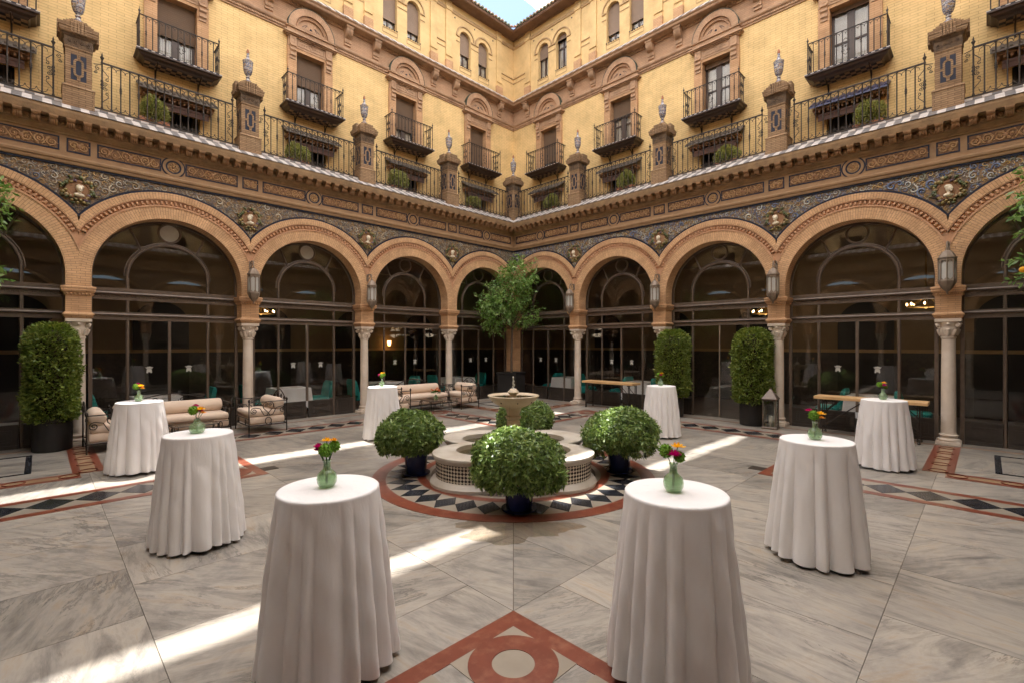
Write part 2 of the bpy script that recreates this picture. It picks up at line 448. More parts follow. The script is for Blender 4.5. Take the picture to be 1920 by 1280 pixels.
def vaseglass():
    m, nt, b = new_mat('green_glass'); L = nt.links.new
    nt.nodes.remove(b)
    tc = N(nt, 'TexCoord')
    wv = N(nt, 'TexChecker', Scale=1.0)
    uv = N(nt, 'UVMap'); mp = N(nt, 'Mapping'); mp.inputs['Rotation'].default_value = (0, 0, R(45)); mp.inputs['Scale'].default_value = (95, 95, 1)
    L(uv.outputs[0], mp.inputs[0]); L(mp.outputs[0], wv.inputs[0])
    bp = N(nt, 'Bump', Strength=0.6, Distance=0.004); L(wv.outputs[1], bp.inputs['Height'])
    tr = N(nt, 'BsdfTransparent'); tr.inputs[0].default_value = (0.80, 0.93, 0.76, 1)
    df = N(nt, 'BsdfDiffuse'); df.inputs[0].default_value = (0.50, 0.66, 0.42, 1)
    gl = N(nt, 'BsdfGlossy', Roughness=0.05)
    L(bp.outputs[0], gl.inputs['Normal']); L(bp.outputs[0], df.inputs['Normal'])
    m1 = N(nt, 'MixShader'); m1.inputs[0].default_value = 0.30
    L(tr.outputs[0], m1.inputs[1]); L(df.outputs[0], m1.inputs[2])
    lw = N(nt, 'LayerWeight', Blend=0.5); L(bp.outputs[0], lw.inputs['Normal'])
    fr = N(nt, 'MapRange'); fr.inputs[3].default_value = 0.05; fr.inputs[4].default_value = 0.55; fr.inputs[1].default_value = 0.3; L(lw.outputs['Facing'], fr.inputs[0])
    m2 = N(nt, 'MixShader')
    L(fr.outputs[0], m2.inputs[0]); L(m1.outputs[0], m2.inputs[1]); L(gl.outputs[0], m2.inputs[2])
    L(m2.outputs[0], nt.nodes['Material Output'].inputs[0])
    MAT['green_glass'] = m
vaseglass()

# ------------------------------------------------------------------ mesh builder
class MB:
    def __init__(s):
        s.v = []; s.f = []; s.u = {}
    def add(s, vs, fs):
        k = len(s.v); s.v += vs
        s.f += [tuple(i + k for i in f) for f in fs]
        return s
    def box(s, x0, x1, y0, y1, z0, z1):
        return s.add([(x0, y0, z0), (x1, y0, z0), (x1, y1, z0), (x0, y1, z0), (x0, y0, z1), (x1, y0, z1), (x1, y1, z1), (x0, y1, z1)],
                     [(0, 3, 2, 1), (4, 5, 6, 7), (0, 1, 5, 4), (1, 2, 6, 5), (2, 3, 7, 6), (3, 0, 4, 7)])
    def cbox(s, x0, x1, y0, y1, z0, z1, c=0.01):
        """box with chamfered vertical and top edges"""
        def ring(i, z):
            a, b_, c_, d = x0 + i, x1 - i, y0 + i, y1 - i
            k = c
            return [(a + k, c_, z), (b_ - k, c_, z), (b_, c_ + k, z), (b_, d - k, z), (b_ - k, d, z), (a + k, d, z), (a, d - k, z), (a, c_ + k, z)]
        rs = [ring(c * 0.7, z0), ring(0, z0 + c * 0.7), ring(0, z1 - c), ring(c, z1)]
        return s.loft(rs, True)
    def loft(s, rings, caps=True, closed=True):
        n = len(rings[0]); k = len(s.v)
        for r in rings: s.v += r
        for i in range(len(rings) - 1):
            for j in range(n if closed else n - 1):
                j2 = (j + 1) % n
                s.f.append((k + i * n + j, k + i * n + j2, k + (i + 1) * n + j2, k + (i + 1) * n + j))
        if caps:
            s.f.append(tuple(k + j for j in range(n))[::-1])
            s.f.append(tuple(k + (len(rings) - 1) * n + j for j in range(n)))
        return s
    def sq(s, prof, cx=0, cy=0):
        """square 'lathe': prof of (half width, z)"""
        return s.loft([[(cx - h, cy - h, z), (cx + h, cy - h, z), (cx + h, cy + h, z), (cx - h, cy + h, z)] for h, z in prof])
    def lathe(s, prof, n=24, cx=0, cy=0, caps=True, uv=False):
        k0 = len(s.f)
        s.loft([[(cx + r * math.cos(2 * PI * j / n), cy + r * math.sin(2 * PI * j / n), z) for j in range(n)] for r, z in prof], caps)
        if uv:
            rm = max(r for r, z in prof)
            for i in range(len(prof) - 1):
                for j in range(n):
                    a = 2 * PI * rm
                    s.u[k0 + i * n + j] = [(a * j / n, prof[i][1]), (a * (j + 1) / n, prof[i][1]), (a * (j + 1) / n, prof[i + 1][1]), (a * j / n, prof[i + 1][1])]
        return s
    def tube(s, pts, r, n=5, closed=False):
        pts = [Vector(p) for p in pts]; m = len(pts); rings = []
        prev = None
        for i, p in enumerate(pts):
            a = pts[(i - 1) % m] if (closed or i > 0) else p
            b = pts[(i + 1) % m] if (closed or i < m - 1) else p
            t = (b - a)
            if t.length < 1e-9: t = Vector((0, 0, 1))
            t.normalize()
            if prev is None:
                prev = t.orthogonal().normalized()
            u = (prev - t * prev.dot(t))
            if u.length < 1e-6: u = t.orthogonal()
            u.normalize(); prev = u
            w = t.cross(u)
            rr = r[i] if isinstance(r, (list, tuple)) else r
            rings.append([tuple(p + (u * math.cos(2 * PI * j / n) + w * math.sin(2 * PI * j / n)) * rr) for j in range(n)])
        if closed:
            rings.append(rings[0])
            return s.loft(rings, False)
        return s.loft(rings, True)
    def ball(s, c, rx, ry=None, rz=None, nu=8, nv=6):
        ry = ry or rx; rz = rz or rx
        rings = []
        for i in range(1, nv):
            th = PI * i / nv
            rings.append([(c[0] + rx * math.sin(th) * math.cos(2 * PI * j / nu), c[1] + ry * math.sin(th) * math.sin(2 * PI * j / nu), c[2] - rz * math.cos(th)) for j in range(nu)])
        k = len(s.v)
        s.loft(rings, False)
        a = len(s.v); s.v += [(c[0], c[1], c[2] - rz), (c[0], c[1], c[2] + rz)]
        b = k + (nv - 2) * nu
        for j in range(nu):
            s.f.append((a, k + (j + 1) % nu, k + j)); s.f.append((a + 1, b + j, b + (j + 1) % nu))
        return s
    def extr(s, prof, fa, fb, caps=True):
        A = [fa(*p) for p in prof]; B = [fb(*p) for p in prof]
        return s.loft([A, B], caps)
    def quad(s, a, b, c, d, uv=None):
        k = len(s.v); s.v += [a, b, c, d]; s.f.append((k, k + 1, k + 2, k + 3))
        if uv: s.u[len(s.f) - 1] = uv
        return s
    def disc(s, pts, z0, z1):
        """flat polygon pts[(x,y)] extruded in z"""
        return s.loft([[(x, y, z0) for x, y in pts], [(x, y, z1) for x, y in pts]])
    def mesh(s, name, mat, smooth=0, uv=True):
        me = bpy.data.meshes.new(name)
        me.from_pydata(s.v, [], s.f)
        me.materials.append(MAT[mat])
        if uv and s.f:
            nl = len(me.loops)
            vi = np.empty(nl, np.int32); me.loops.foreach_get('vertex_index', vi)
            co = np.empty(len(me.vertices) * 3, np.float32); me.vertices.foreach_get('co', co)
            co = co.reshape(-1, 3)[vi]
            nr = np.empty(len(me.polygons) * 3, np.float32); me.polygons.foreach_get('normal', nr)
            nr = np.abs(nr.reshape(-1, 3))
            tot = np.empty(len(me.polygons), np.int32); me.polygons.foreach_get('loop_total', tot)
            ax = np.repeat(np.argmax(nr, axis=1), tot)
            uvs = np.empty((nl, 2), np.float32)
            uvs[:, 0] = np.where(ax == 0, co[:, 1], co[:, 0])
            uvs[:, 1] = np.where(ax == 2, co[:, 1], co[:, 2])
            if s.u:
                st = np.empty(len(me.polygons), np.int32); me.polygons.foreach_get('loop_start', st)
                for fi, q in s.u.items():
                    for j, w in enumerate(q): uvs[st[fi] + j] = w
            lay = me.uv_layers.new(name='UVMap')
            lay.data.foreach_set('uv', uvs.ravel())
        if smooth:
            me.polygons.foreach_set('use_smooth', [True] * len(me.polygons))
            if smooth < 180: me.set_sharp_from_angle(angle=R(smooth))
        me.update()
        return me

def put(name, me, parent=None, loc=(0, 0, 0), rz=0, sc=None, kind=None):
    o = bpy.data.objects.new(name, me)
    COL.objects.link(o)
    o.parent = parent
    o.location = loc
    if rz: o.rotation_euler = (0, 0, rz)
    if sc: o.scale = sc
    if kind: o['kind'] = kind
    return o

def thing(name, label, cat, loc=(0, 0, 0), rz=0, group=None, kind=None, me=None, sc=None):
    o = put(name, me, None, loc, rz, sc, kind)
    o['label'] = label; o['category'] = cat
    if group: o['group'] = group
    return o

def struct(name, me=None, parent=None, loc=(0, 0, 0)):
    o = put(name, me, parent, loc)
    if parent is None: o['kind'] = 'structure'
    return o

def SD(s, d):
    """camera-plan coordinates (right, ahead) to courtyard coordinates"""
    return ((DC - d - s) / math.sqrt(2), (DC - d + s) / math.sqrt(2))

def spiral(cx, cz, r0, turns, ph, sgn, o, n=14, r1=0.12):
    p = []
    for i in range(n + 1):
        u = i / n
        r = r0 * ((1 - u) + r1 * u)
        a = ph + sgn * turns * 2 * PI * u
        p.append((cx + r * math.cos(a), o, cz + r * math.sin(a)))
    return p

def wing(name, label, cat, right, rear=False, kind=None):
    """root whose local axes are (along the wall, into the courtyard, up)"""
    o = bpy.data.objects.new(name, None)
    COL.objects.link(o)
    if kind: o['kind'] = kind
    if label:
        o['label'] = label; o['category'] = cat
    rz = 0; loc = (0, 0, 0)
    if right:
        o.scale = (1, -1, 1); rz = R(90)
    if rear:
        loc = (CT, CT, 0); rz += PI
    o.rotation_euler = (0, 0, rz); o.location = loc
    return o
# ------------------------------------------------------------------ the floor
FC = 7.65                                          # fountain centre (x = y)
floor = struct('courtyard_floor', MB().box(-0.35, CT + 0.35, -0.35, CT + 0.35, -0.2, -0.008).mesh('courtyard_floor', 'grout'))

def clip(poly, f):
    out = []
    for i, p in enumerate(poly):
        q = poly[(i + 1) % len(poly)]
        a, b = f(p), f(q)
        if a >= 0: out.append(p)
        if (a >= 0) != (b >= 0):
            t = a / (a - b)
            out.append((p[0] + (q[0] - p[0]) * t, p[1] + (q[1] - p[1]) * t))
    return out

def slab(poly, name, mat, z0, z1, parent=floor):
    cx = sum(p[0] for p in poly) / len(poly); cy = sum(p[1] for p in poly) / len(poly)
    return put(name, MB().disc([(x - cx, y - cy) for x, y in poly], z0, z1).mesh(name, mat), parent, (cx, cy, 0))

def sgn_area(p):
    return sum(p[i][0] * p[(i + 1) % len(p)][1] - p[(i + 1) % len(p)][0] * p[i][1] for i in range(len(p)))

G = 0.0022
xe = [-0.3, 0.62, 1.98, 3.1, 5.07, 7.75, 10.43, 12.4, 14.0, CT + 0.3]
for ci in range(len(xe) - 1):
    y = -0.3 - random.random() * 0.5
    first = True
    while y < CT + 0.3:
        step = random.choice([0.94, 1.03, 1.03, 1.1]) if xe[ci] > 5 else random.choice([1.03, 1.3])
        y1 = y + step
        poly = [(xe[ci] + G, max(y, -0.3) + G), (xe[ci + 1] - G, max(y, -0.3) + G), (xe[ci + 1] - G, min(y1, CT + 0.3) - G), (xe[ci] + G, min(y1, CT + 0.3) - G)]
        y = y1
        poly = clip(poly, lambda p: p[0] - p[1] - 2 * G)
        if len(poly) < 3 or abs(sgn_area(poly)) < 0.02: continue
        # nothing can be seen far behind the camera
        if min(p[0] + p[1] for p in poly) > 27.5: continue
        slab(poly, 'marble_slab', 'white_marble', -0.03, 0.0)
        slab([(b, a) for a, b in poly][::-1], 'marble_slab', 'white_marble', -0.03, 0.0)

# bands of red, cream and black marble laid along a Greek cross
B0, B1, BH, RS = 1.55, 4.65, 0.42, 0.14
M0, M1 = CT - B0, CT - B1
path = [(B1, B0), (M1, B0), (M1, B1), (M0, B1), (M0, M1), (M1, M1), (M1, M0), (B1, M0), (B1, M1), (B0, M1), (B0, B1), (B1, B1)]
def seen(x, y):
    return x + y < 25.2
dia_me = MB().disc([(-0.232, 0), (0, -0.272), (0.232, 0), (0, 0.272)], 0.0005, 0.0075).mesh('black_diamond', 'black_marble')
def ringpoly(r0, r1, n=48):
    m = MB()
    m.loft([[(r * math.cos(2 * PI * j / n), r * math.sin(2 * PI * j / n), z) for j in range(n)] for r, z in ((r0, 0), (r0, 0.0085), (r1, 0.0085), (r1, 0))], False)
    return m
ring_me = ringpoly(0.135, 0.285).mesh('red_ring', 'red_marble', smooth=40)
sq_me = MB().box(-BH + RS, BH - RS, -BH + RS, BH - RS, 0, 0.0045).mesh('cream_square', 'cream_marble')
for i in range(12):
    a = path[i]; b = path[(i + 1) % 12]; pz = path[i - 1]
    L_ = math.hypot(b[0] - a[0], b[1] - a[1]); ux, uy = (b[0] - a[0]) / L_, (b[1] - a[1]) / L_
    mid = ((a[0] + b[0]) / 2, (a[1] + b[1]) / 2)
    if not (seen(*a) or seen(*b)): continue
    def rect(u0, u1, v0, v1):
        return [(a[0] + ux * u + -uy * v, a[1] + uy * u + ux * v) for u, v in ((u0, v0), (u1, v0), (u1, v1), (u0, v1))]
    # two red stripes between the corner squares, cream ground between them
    for v in (-1, 1):
        slab(rect(BH, L_ - BH, v * (BH - RS / 2) - RS / 2, v * (BH - RS / 2) + RS / 2), 'red_strip', 'red_marble', 0, 0.004)
    slab(rect(BH, L_ - BH, -BH + RS, BH - RS), 'cream_strip', 'cream_marble', 0, 0.004)
    n = round((L_ - 2 * BH) / 0.484)
    for k in range(n):
        u = BH + (k + 0.5) * (L_ - 2 * BH) / n
        x, y = a[0] + ux * u, a[1] + uy * u
        if not seen(x, y): continue
        put('black_diamond', dia_me, floor, (x, y, 0), math.atan2(uy, ux))
    # corner square with its ring
    if seen(*a):
        c = put('cream_square', sq_me, floor, (a[0], a[1], 0))
        put('red_ring', ring_me, floor, (a[0], a[1], 0))
        vx, vy = (a[0] - pz[0]), (a[1] - pz[1]); l2 = math.hypot(vx, vy); vx /= l2; vy /= l2
        # frame: stripes that continue round both outer and inner edge
        for (x0, x1, y0, y1) in ((-BH, BH, -BH, -BH + RS), (-BH, BH, BH - RS, BH), (-BH, -BH + RS, -BH + RS, BH - RS), (BH - RS, BH, -BH + RS, BH - RS)):
            cx, cy = (x0 + x1) / 2, (y0 + y1) / 2
            # leave open the two sides where the band runs on
            dirs = [(ux, uy), (-vx, -vy)]
            if (x1 - x0) < 0.2: side = (1 if cx > 0 else -1, 0)
            else: side = (0, 1 if cy > 0 else -1)
            def open_(sd): return any(abs(sd[0] - d[0]) < 0.1 and abs(sd[1] - d[1]) < 0.1 for d in dirs)
            if open_(side): continue
            if side[1] == 0:
                if open_((0, -1)): y0 = -BH
                if open_((0, 1)): y1 = BH
            slab([(a[0] + x0, a[1] + y0), (a[0] + x1, a[1] + y0), (a[0] + x1, a[1] + y1), (a[0] + x0, a[1] + y1)], 'red_strip', 'red_marble', 0, 0.004)

# corner squares behind the columns: ladder strips with rings, and a black frame
oval_me = MB().tube([(0.115 * math.cos(2 * PI * j / 28), 0.115 * math.sin(2 * PI * j / 28), 0.004) for j in range(28)], 0.011, 4, True).mesh('inlay_ring', 'red_marble')
def corner_square(fx, fy):
    def T(x, y): return ((CT - x) if fx else x, (CT - y) if fy else y)
    def rc(x0, x1, y0, y1, nm, mt, z1):
        p = [T(x0, y0), T(x1, y0), T(x1, y1), T(x0, y1)]
        if sgn_area(p) < 0: p = p[::-1]
        return slab(p, nm, mt, 0, z1)
    for swap in (0, 1):
        def rr(x0, x1, y0, y1, *k):
            return rc(y0, y1, x0, x1, *k) if swap else rc(x0, x1, y0, y1, *k)
        # strip on the column axis running from the wall
        rr(2.91, 3.01, 0.27, 3.0, 'red_strip', 'red_marble', 0.004)
        rr(3.19, 3.29, 0.27, 3.0, 'red_strip', 'red_marble', 0.004)
        rr(3.01, 3.19, 0.27, 3.0, 'tan_strip', 'tan_marble', 0.004)
        for k in range(5):
            x, y = (3.1, 0.55 + k * 0.58)
            x, y = T(y, x) if swap else T(x, y)
            o = put('inlay_ring', oval_me, floor, (x, y, 0.0035))
        # thin tan border at the foot of the wall
        rr(0.3, 2.9, 0.17, 0.20, 'red_strip', 'red_marble', 0.004)
        rr(0.3, 2.9, 0.20, 0.27, 'tan_strip', 'tan_marble', 0.004)
        # black rectangle frame
        rr(0.75, 2.45, 0.72, 0.80, 'black_strip', 'black_marble', 0.004)
        rr(0.75, 2.45, 2.38, 2.46, 'black_strip', 'black_marble', 0.004)
for q in ((0, 0), (1, 0), (0, 1)):
    corner_square(*q)
for sw in (0, 1):
    for x0, x1 in ((3.32, 6.0), (6.4, 9.1), (9.5, 12.2)):
        for v0, v1, nm, mt in ((0.20, 0.27, 'tan_strip', 'tan_marble'), (0.27, 0.295, 'red_strip', 'red_marble')):
            p = [(x0, v0), (x1, v0), (x1, v1), (x0, v1)]
            if sw: p = [(b, a) for a, b in p][::-1]
            slab(p, nm, mt, 0, 0.004)
put('drain_cover', MB().box(-0.11, 0.11, -0.11, 0.11, 0, 0.006).mesh('drain_cover', 'dark_panel'), floor, (4.73, 10.32, 0))
put('drain_cover', bpy.data.meshes['drain_cover'], floor, (10.32, 4.73, 0))

# the round inlay about the fountain
def annulus(r0, r1, z1, mat, name, n=96):
    m = MB()
    m.loft([[(r * math.cos(2 * PI * j / n), r * math.sin(2 * PI * j / n), z) for j in range(n)] for r, z in ((r0, 0), (r0, z1), (r1, z1), (r1, 0))], False)
    return put(name, m.mesh(name, mat, smooth=40), floor, (FC, FC, 0))
annulus(1.28, 1.95, 0.004, 'cream_marble', 'cream_ring')
annulus(1.95, 2.16, 0.006, 'red_marble', 'red_ring')
annulus(1.36, 1.49, 0.006, 'red_marble', 'red_ring')
annulus(1.0, 1.28, 0.005, 'dark_panel', 'drain_channel')
m = MB()
for k in range(150):
    a = 2 * PI * k / 150; c, s = math.cos(a), math.sin(a)
    q = [(1.10, -0.010), (1.28, -0.010), (1.28, 0.010), (1.10, 0.010)]
    m.disc([(u * c - v * s, u * s + v * c) for u, v in q], 0.005, 0.010)
put('drain_grate', m.mesh('drain_grate', 'lantern_metal'), floor, (FC, FC, 0), kind='stuff')
wd = 1.72 * PI / 36
d2 = MB().disc([(1.72 - 0.225, 0), (1.72, -wd), (1.945, 0), (1.72, wd)], 0.001, 0.0078).mesh('black_diamond', 'black_marble')
for k in range(36):
    put('black_diamond', d2, floor, (FC, FC, 0), 2 * PI * (k + 0.5) / 36)
# spilled water in front of the round
m = MB(); n = 60
px = SD(-0.02, 5.0)
pts = []
for j in range(n):
    a = 2 * PI * j / n
    r = 1 + 0.22 * math.sin(3 * a + 1) + 0.12 * math.sin(7 * a) + 0.05 * math.sin(17 * a)
    s_, d_ = 0.62 * r * math.cos(a), 0.34 * r * math.sin(a)
    q = SD(s_ - 0.02, d_ + 5.15); pts.append(q)
if sgn_area(pts) < 0: pts = pts[::-1]
struct('puddle', m.disc(pts, 0.0005, 0.0035).mesh('puddle', 'wet_film'))
# ------------------------------------------------------------------ the arcade (local axes: t along, o out, z up)
BAY = 3.1
HW = 0.1925                                        # half a pier
RI, RV, RE, RB, RL, ZC = 1.3575, 1.63, 1.78, 1.92, 1.962, 3.40
OF = 0.19

def moulding(prof, name, mat, smooth=0):
    m = MB()
    m.extr(prof, lambda o, z: (o, o, z), lambda o, z: (CT - o, o, z))
    return m.mesh(name, mat, smooth=smooth)

def arch_meshes():
    n = 48
    ths = [PI * i / n for i in range(n + 1)]
    m = MB()
    def ro(th, r): return min(r, (BAY / 2) / max(1e-6, abs(math.cos(th))))
    def P(r, th, o): return (-r * math.cos(th), o, ZC + r * math.sin(th))
    for i in range(n):
        a, b = ths[i], ths[i + 1]
        ra, rb = ro(a, RV), ro(b, RV)
        u = lambda r, th: (r, th * 1.5)
        m.quad(P(RI, a, OF), P(RI, b, OF), P(rb, b, OF), P(ra, a, OF), [u(RI, a), u(RI, b), u(rb, b), u(ra, a)])
        m.quad(P(RI, a, -OF), P(RI, b, -OF), P(RI, b, OF), P(RI, a, OF), [(-OF, a * 1.5), (-OF, b * 1.5), (OF, b * 1.5), (OF, a * 1.5)])
        m.quad(P(RI, a, -OF), P(ra, a, -OF), P(rb, b, -OF), P(RI, b, -OF))
    for sg in (-1, 1):                              # stilts on top of the piers
        x0, x1 = sg * RI, sg * BAY / 2
        m.quad((x0, OF, 3.16), (x1, OF, 3.16), (x1, OF, ZC), (x0, OF, ZC), [(RI, -0.24), (1.55, -0.24), (1.55, 0), (RI, 0)])
        m.quad((x0, -OF, 3.16), (x0, OF, 3.16), (x0, OF, ZC), (x0, -OF, ZC), [(-OF, -0.24), (OF, -0.24), (OF, 0), (-OF, 0)])
        m.quad((x0, -OF, 3.16), (x1, -OF, 3.16), (x1, -OF, ZC), (x0, -OF, ZC))
    ring = m.mesh('arch', 'arch_brick')
    # egg moulding: recessed bed and a row of blocks
    m = MB()
    vis = [t for t in ths if ro(t, 9) > RV]
    for a, b in zip(vis[:-1], vis[1:]):
        ra, rb = ro(a, RE), ro(b, RE)
        m.quad(P(RV, a, OF - 0.03), P(RV, b, OF - 0.03), P(rb, b, OF - 0.03), P(ra, a, OF - 0.03))
        m.quad(P(RV, a, OF - 0.03), P(RV, a, OF), P(RV, b, OF), P(RV, b, OF - 0.03))
    k = 62
    for i in range(k):
        th = PI * (i + 0.5) / k
        if ro(th, 9) < RE - 0.03: continue
        c, s = math.cos(th), math.sin(th)
        def Q(r, w, o): return (-(r * c - w * s), o, ZC + r * s + w * c)
        rr = []
        for o, e in ((OF - 0.03, 0.0), (OF + 0.005, 0.004), (OF + 0.018, 0.016)):
            rr.append([Q(RV + 0.035 + e, -0.026 + e, o), Q(RE - 0.035 - e, -0.026 + e, o), Q(RE - 0.035 - e, 0.026 - e, o), Q(RV + 0.035 + e, 0.026 - e, o)])
        m.loft(rr)
    egg = m.mesh('egg_moulding', 'egg_terracotta')
    def band(r0, r1, o, nm, mt):
        m = MB()
        vis = [t for t in ths if ro(t, 9) > r0 + 0.004]
        # exact end points where the band meets its neighbour
        e0 = math.acos(min(1, (BAY / 2) / (r0 + 1e-9))) if r0 > BAY / 2 else 0
        vis = [e0] + [t for t in vis if e0 < t < PI - e0] + [PI - e0]
        for a, b in zip(vis[:-1], vis[1:]):
            ra, rb = max(r0, ro(a, r1)), max(r0, ro(b, r1))
            m.quad(P(r0, a, o), P(r0, b, o), P(rb, b, o), P(ra, a, o), [(r0, a * 1.7), (r0, b * 1.7), (rb, b * 1.7), (ra, a * 1.7)])
            m.quad(P(r0, a, o - 0.06), P(r0, b, o - 0.06), P(r0, b, o), P(r0, a, o))
            m.quad(P(ra, a, o), P(rb, b, o), P(rb, b, o - 0.06), P(ra, a, o - 0.06))
        return m.mesh(nm, mt)
    outer = band(RE, RB, OF + 0.02, 'outer_band', 'arch_brick')
    fillet = band(RV - 0.012, RV + 0.022, OF + 0.014, 'fillet', 'egg_terracotta')
    fillet2 = band(RE - 0.02, RE + 0.004, OF + 0.012, 'fillet', 'egg_terracotta')
    line = band(RB, RL, OF + 0.008, 'blue_line', 'blue_tile')
    return ring, egg, outer, fillet, fillet2, line
A_RING, A_EGG, A_OUT, A_FIL, A_FIL2, A_LINE = arch_meshes()
ZS = 5.50                                          # top of the spandrels

def zlow(t, r):
    """lower edge of the spandrel, t measured from the column axis"""
    u = BAY / 2 - abs(t)
    return ZC + math.sqrt(max(0, r * r - u * u))

def spandrel_meshes(seed, half=False, mat='majolica'):
    rnd = random.Random(seed)
    ts = [-BAY / 2 + BAY * i / 48 for i in range(49)]
    if half: ts = [t for t in ts if t >= 0]
    m = MB(); of = OF - 0.025
    for a, b in zip(ts[:-1], ts[1:]):
        m.quad((a, of, zlow(a, RB)), (b, of, zlow(b, RB)), (b, of, ZS), (a, of, ZS))
    bg = m.mesh('spandrel', 'spandrel_ground')
    # scrolls thrown into the field wherever they fit
    m = MB(); placed = []
    cz = 5.06
    for it in range(7000):
        t = rnd.uniform(0.0 if half else -BAY / 2 + .02, BAY / 2 - .02)
        z = rnd.uniform(4.55, ZS)
        dl = min(z - zlow(t, RL), ZS - z)
        u = BAY / 2 - abs(t)
        dl = min(dl, math.hypot(u, z - ZC) - RL)
        if half and t < 0.2: dl = min(dl, t - 0.02)
        if dl < 0.014: continue
        if not half and math.hypot(t, z - cz) < 0.32: continue
        dm = min([math.hypot(t - q[0], z - q[1]) - q[2] * 0.93 for q in placed] or [9])
        r = min(dl, dm, rnd.choice((0.04, 0.06, 0.08)))
        if r < 0.013: continue
        placed.append((t, z, r))
        sg = rnd.choice((-1, 1)); ph = rnd.uniform(0, 6.28)
        nn = 14 if r > 0.05 else 8
        th = max(0.006, r * 0.2)
        p = spiral(t, z, r * 0.97, 1.25 if r > 0.05 else 0.8, ph, sg, of + 0.012, nn)
        tail = (t + r * 1.55 * math.cos(ph - sg * 0.9), of + 0.006, z + r * 1.55 * math.sin(ph - sg * 0.9))
        m.tube([tail] + p, [th * 0.5] + [th * (1.25 - 0.6 * i / nn) for i in range(nn + 1)], 4)
        if r > 0.05:
            m.ball((t, of + 0.014, z), r * 0.2, 0.02, r * 0.2, 6, 4)
            for q in range(3):
                a = ph + sg * (0.5 + q * 1.1)
                m.ball((t + r * .72 * math.cos(a), of + 0.01, z + r * .72 * math.sin(a)), r * .17, 0.015, r * .1, 6, 4)
    rel = m.mesh('scroll_relief', mat, smooth=60, uv=False)
    return bg, rel
SP = [[spandrel_meshes(3, False, w), spandrel_meshes(11, False, w)] for w in ('majolica_warm', 'majolica')]
SPH = [spandrel_meshes(5, True, w) for w in ('majolica_warm', 'majolica')]

def medallion_meshes():
    rnd = random.Random(2)
    m = MB()
    for k in range(34):
        a = 2 * PI * k / 34 + rnd.uniform(-.05, .05)
        r = 0.215 + rnd.uniform(-0.04, 0.05)
        m.ball((r * math.cos(a), 0.02, r * math.sin(a)), rnd.uniform(.025, .042), 0.035, rnd.uniform(.025, .042), 6, 4)
    for k in range(8):
        a = 2 * PI * k / 8 + .3
        m.ball((0.275 * math.cos(a), 0.01, 0.275 * math.sin(a)), .04, 0.025, .022, 6, 4)
    wreath = m.mesh('wreath', 'wreath_glaze', smooth=60, uv=False)
    m = MB()
    m.loft([[(r * math.cos(2 * PI * j / 24), o, r * math.sin(2 * PI * j / 24)) for j in range(24)] for r, o in ((0.19, -0.02), (0.19, 0.015), (0.16, 0.022), (0.145, 0.006))])
    disc = m.mesh('medallion', 'terracotta', smooth=40)
    m = MB()
    m.ball((0, 0.03, 0.028), 0.058, 0.05, 0.075, 12, 9)           # skull
    m.ball((0.008, 0.068, 0.005), 0.040, 0.030, 0.052, 10, 7)     # face
    m.ball((0.018, 0.098, 0.008), 0.010, 0.016, 0.020, 6, 5)      # nose
    m.ball((-0.012, 0.090, 0.024), 0.013, 0.008, 0.007, 6, 4)     # brows
    m.ball((0.036, 0.084, 0.024), 0.013, 0.008, 0.007, 6, 4)
    m.ball((0.014, 0.088, -0.030), 0.018, 0.014, 0.016, 8, 5)     # chin
    m.ball((-0.03, 0.03, 0.062), 0.045, 0.045, 0.04, 10, 6)       # hair
    m.lathe([(0.036, -0.08), (0.03, -0.04), (0.034, -0.01)], 12, 0.0, 0.03)
    m.ball((0, 0.02, -0.105), 0.092, 0.045, 0.042, 12, 6)         # shoulders
    bust = m.mesh('portrait_bust', 'bust_glaze', smooth=80, uv=False)
    return disc, wreath, bust
MED = medallion_meshes()

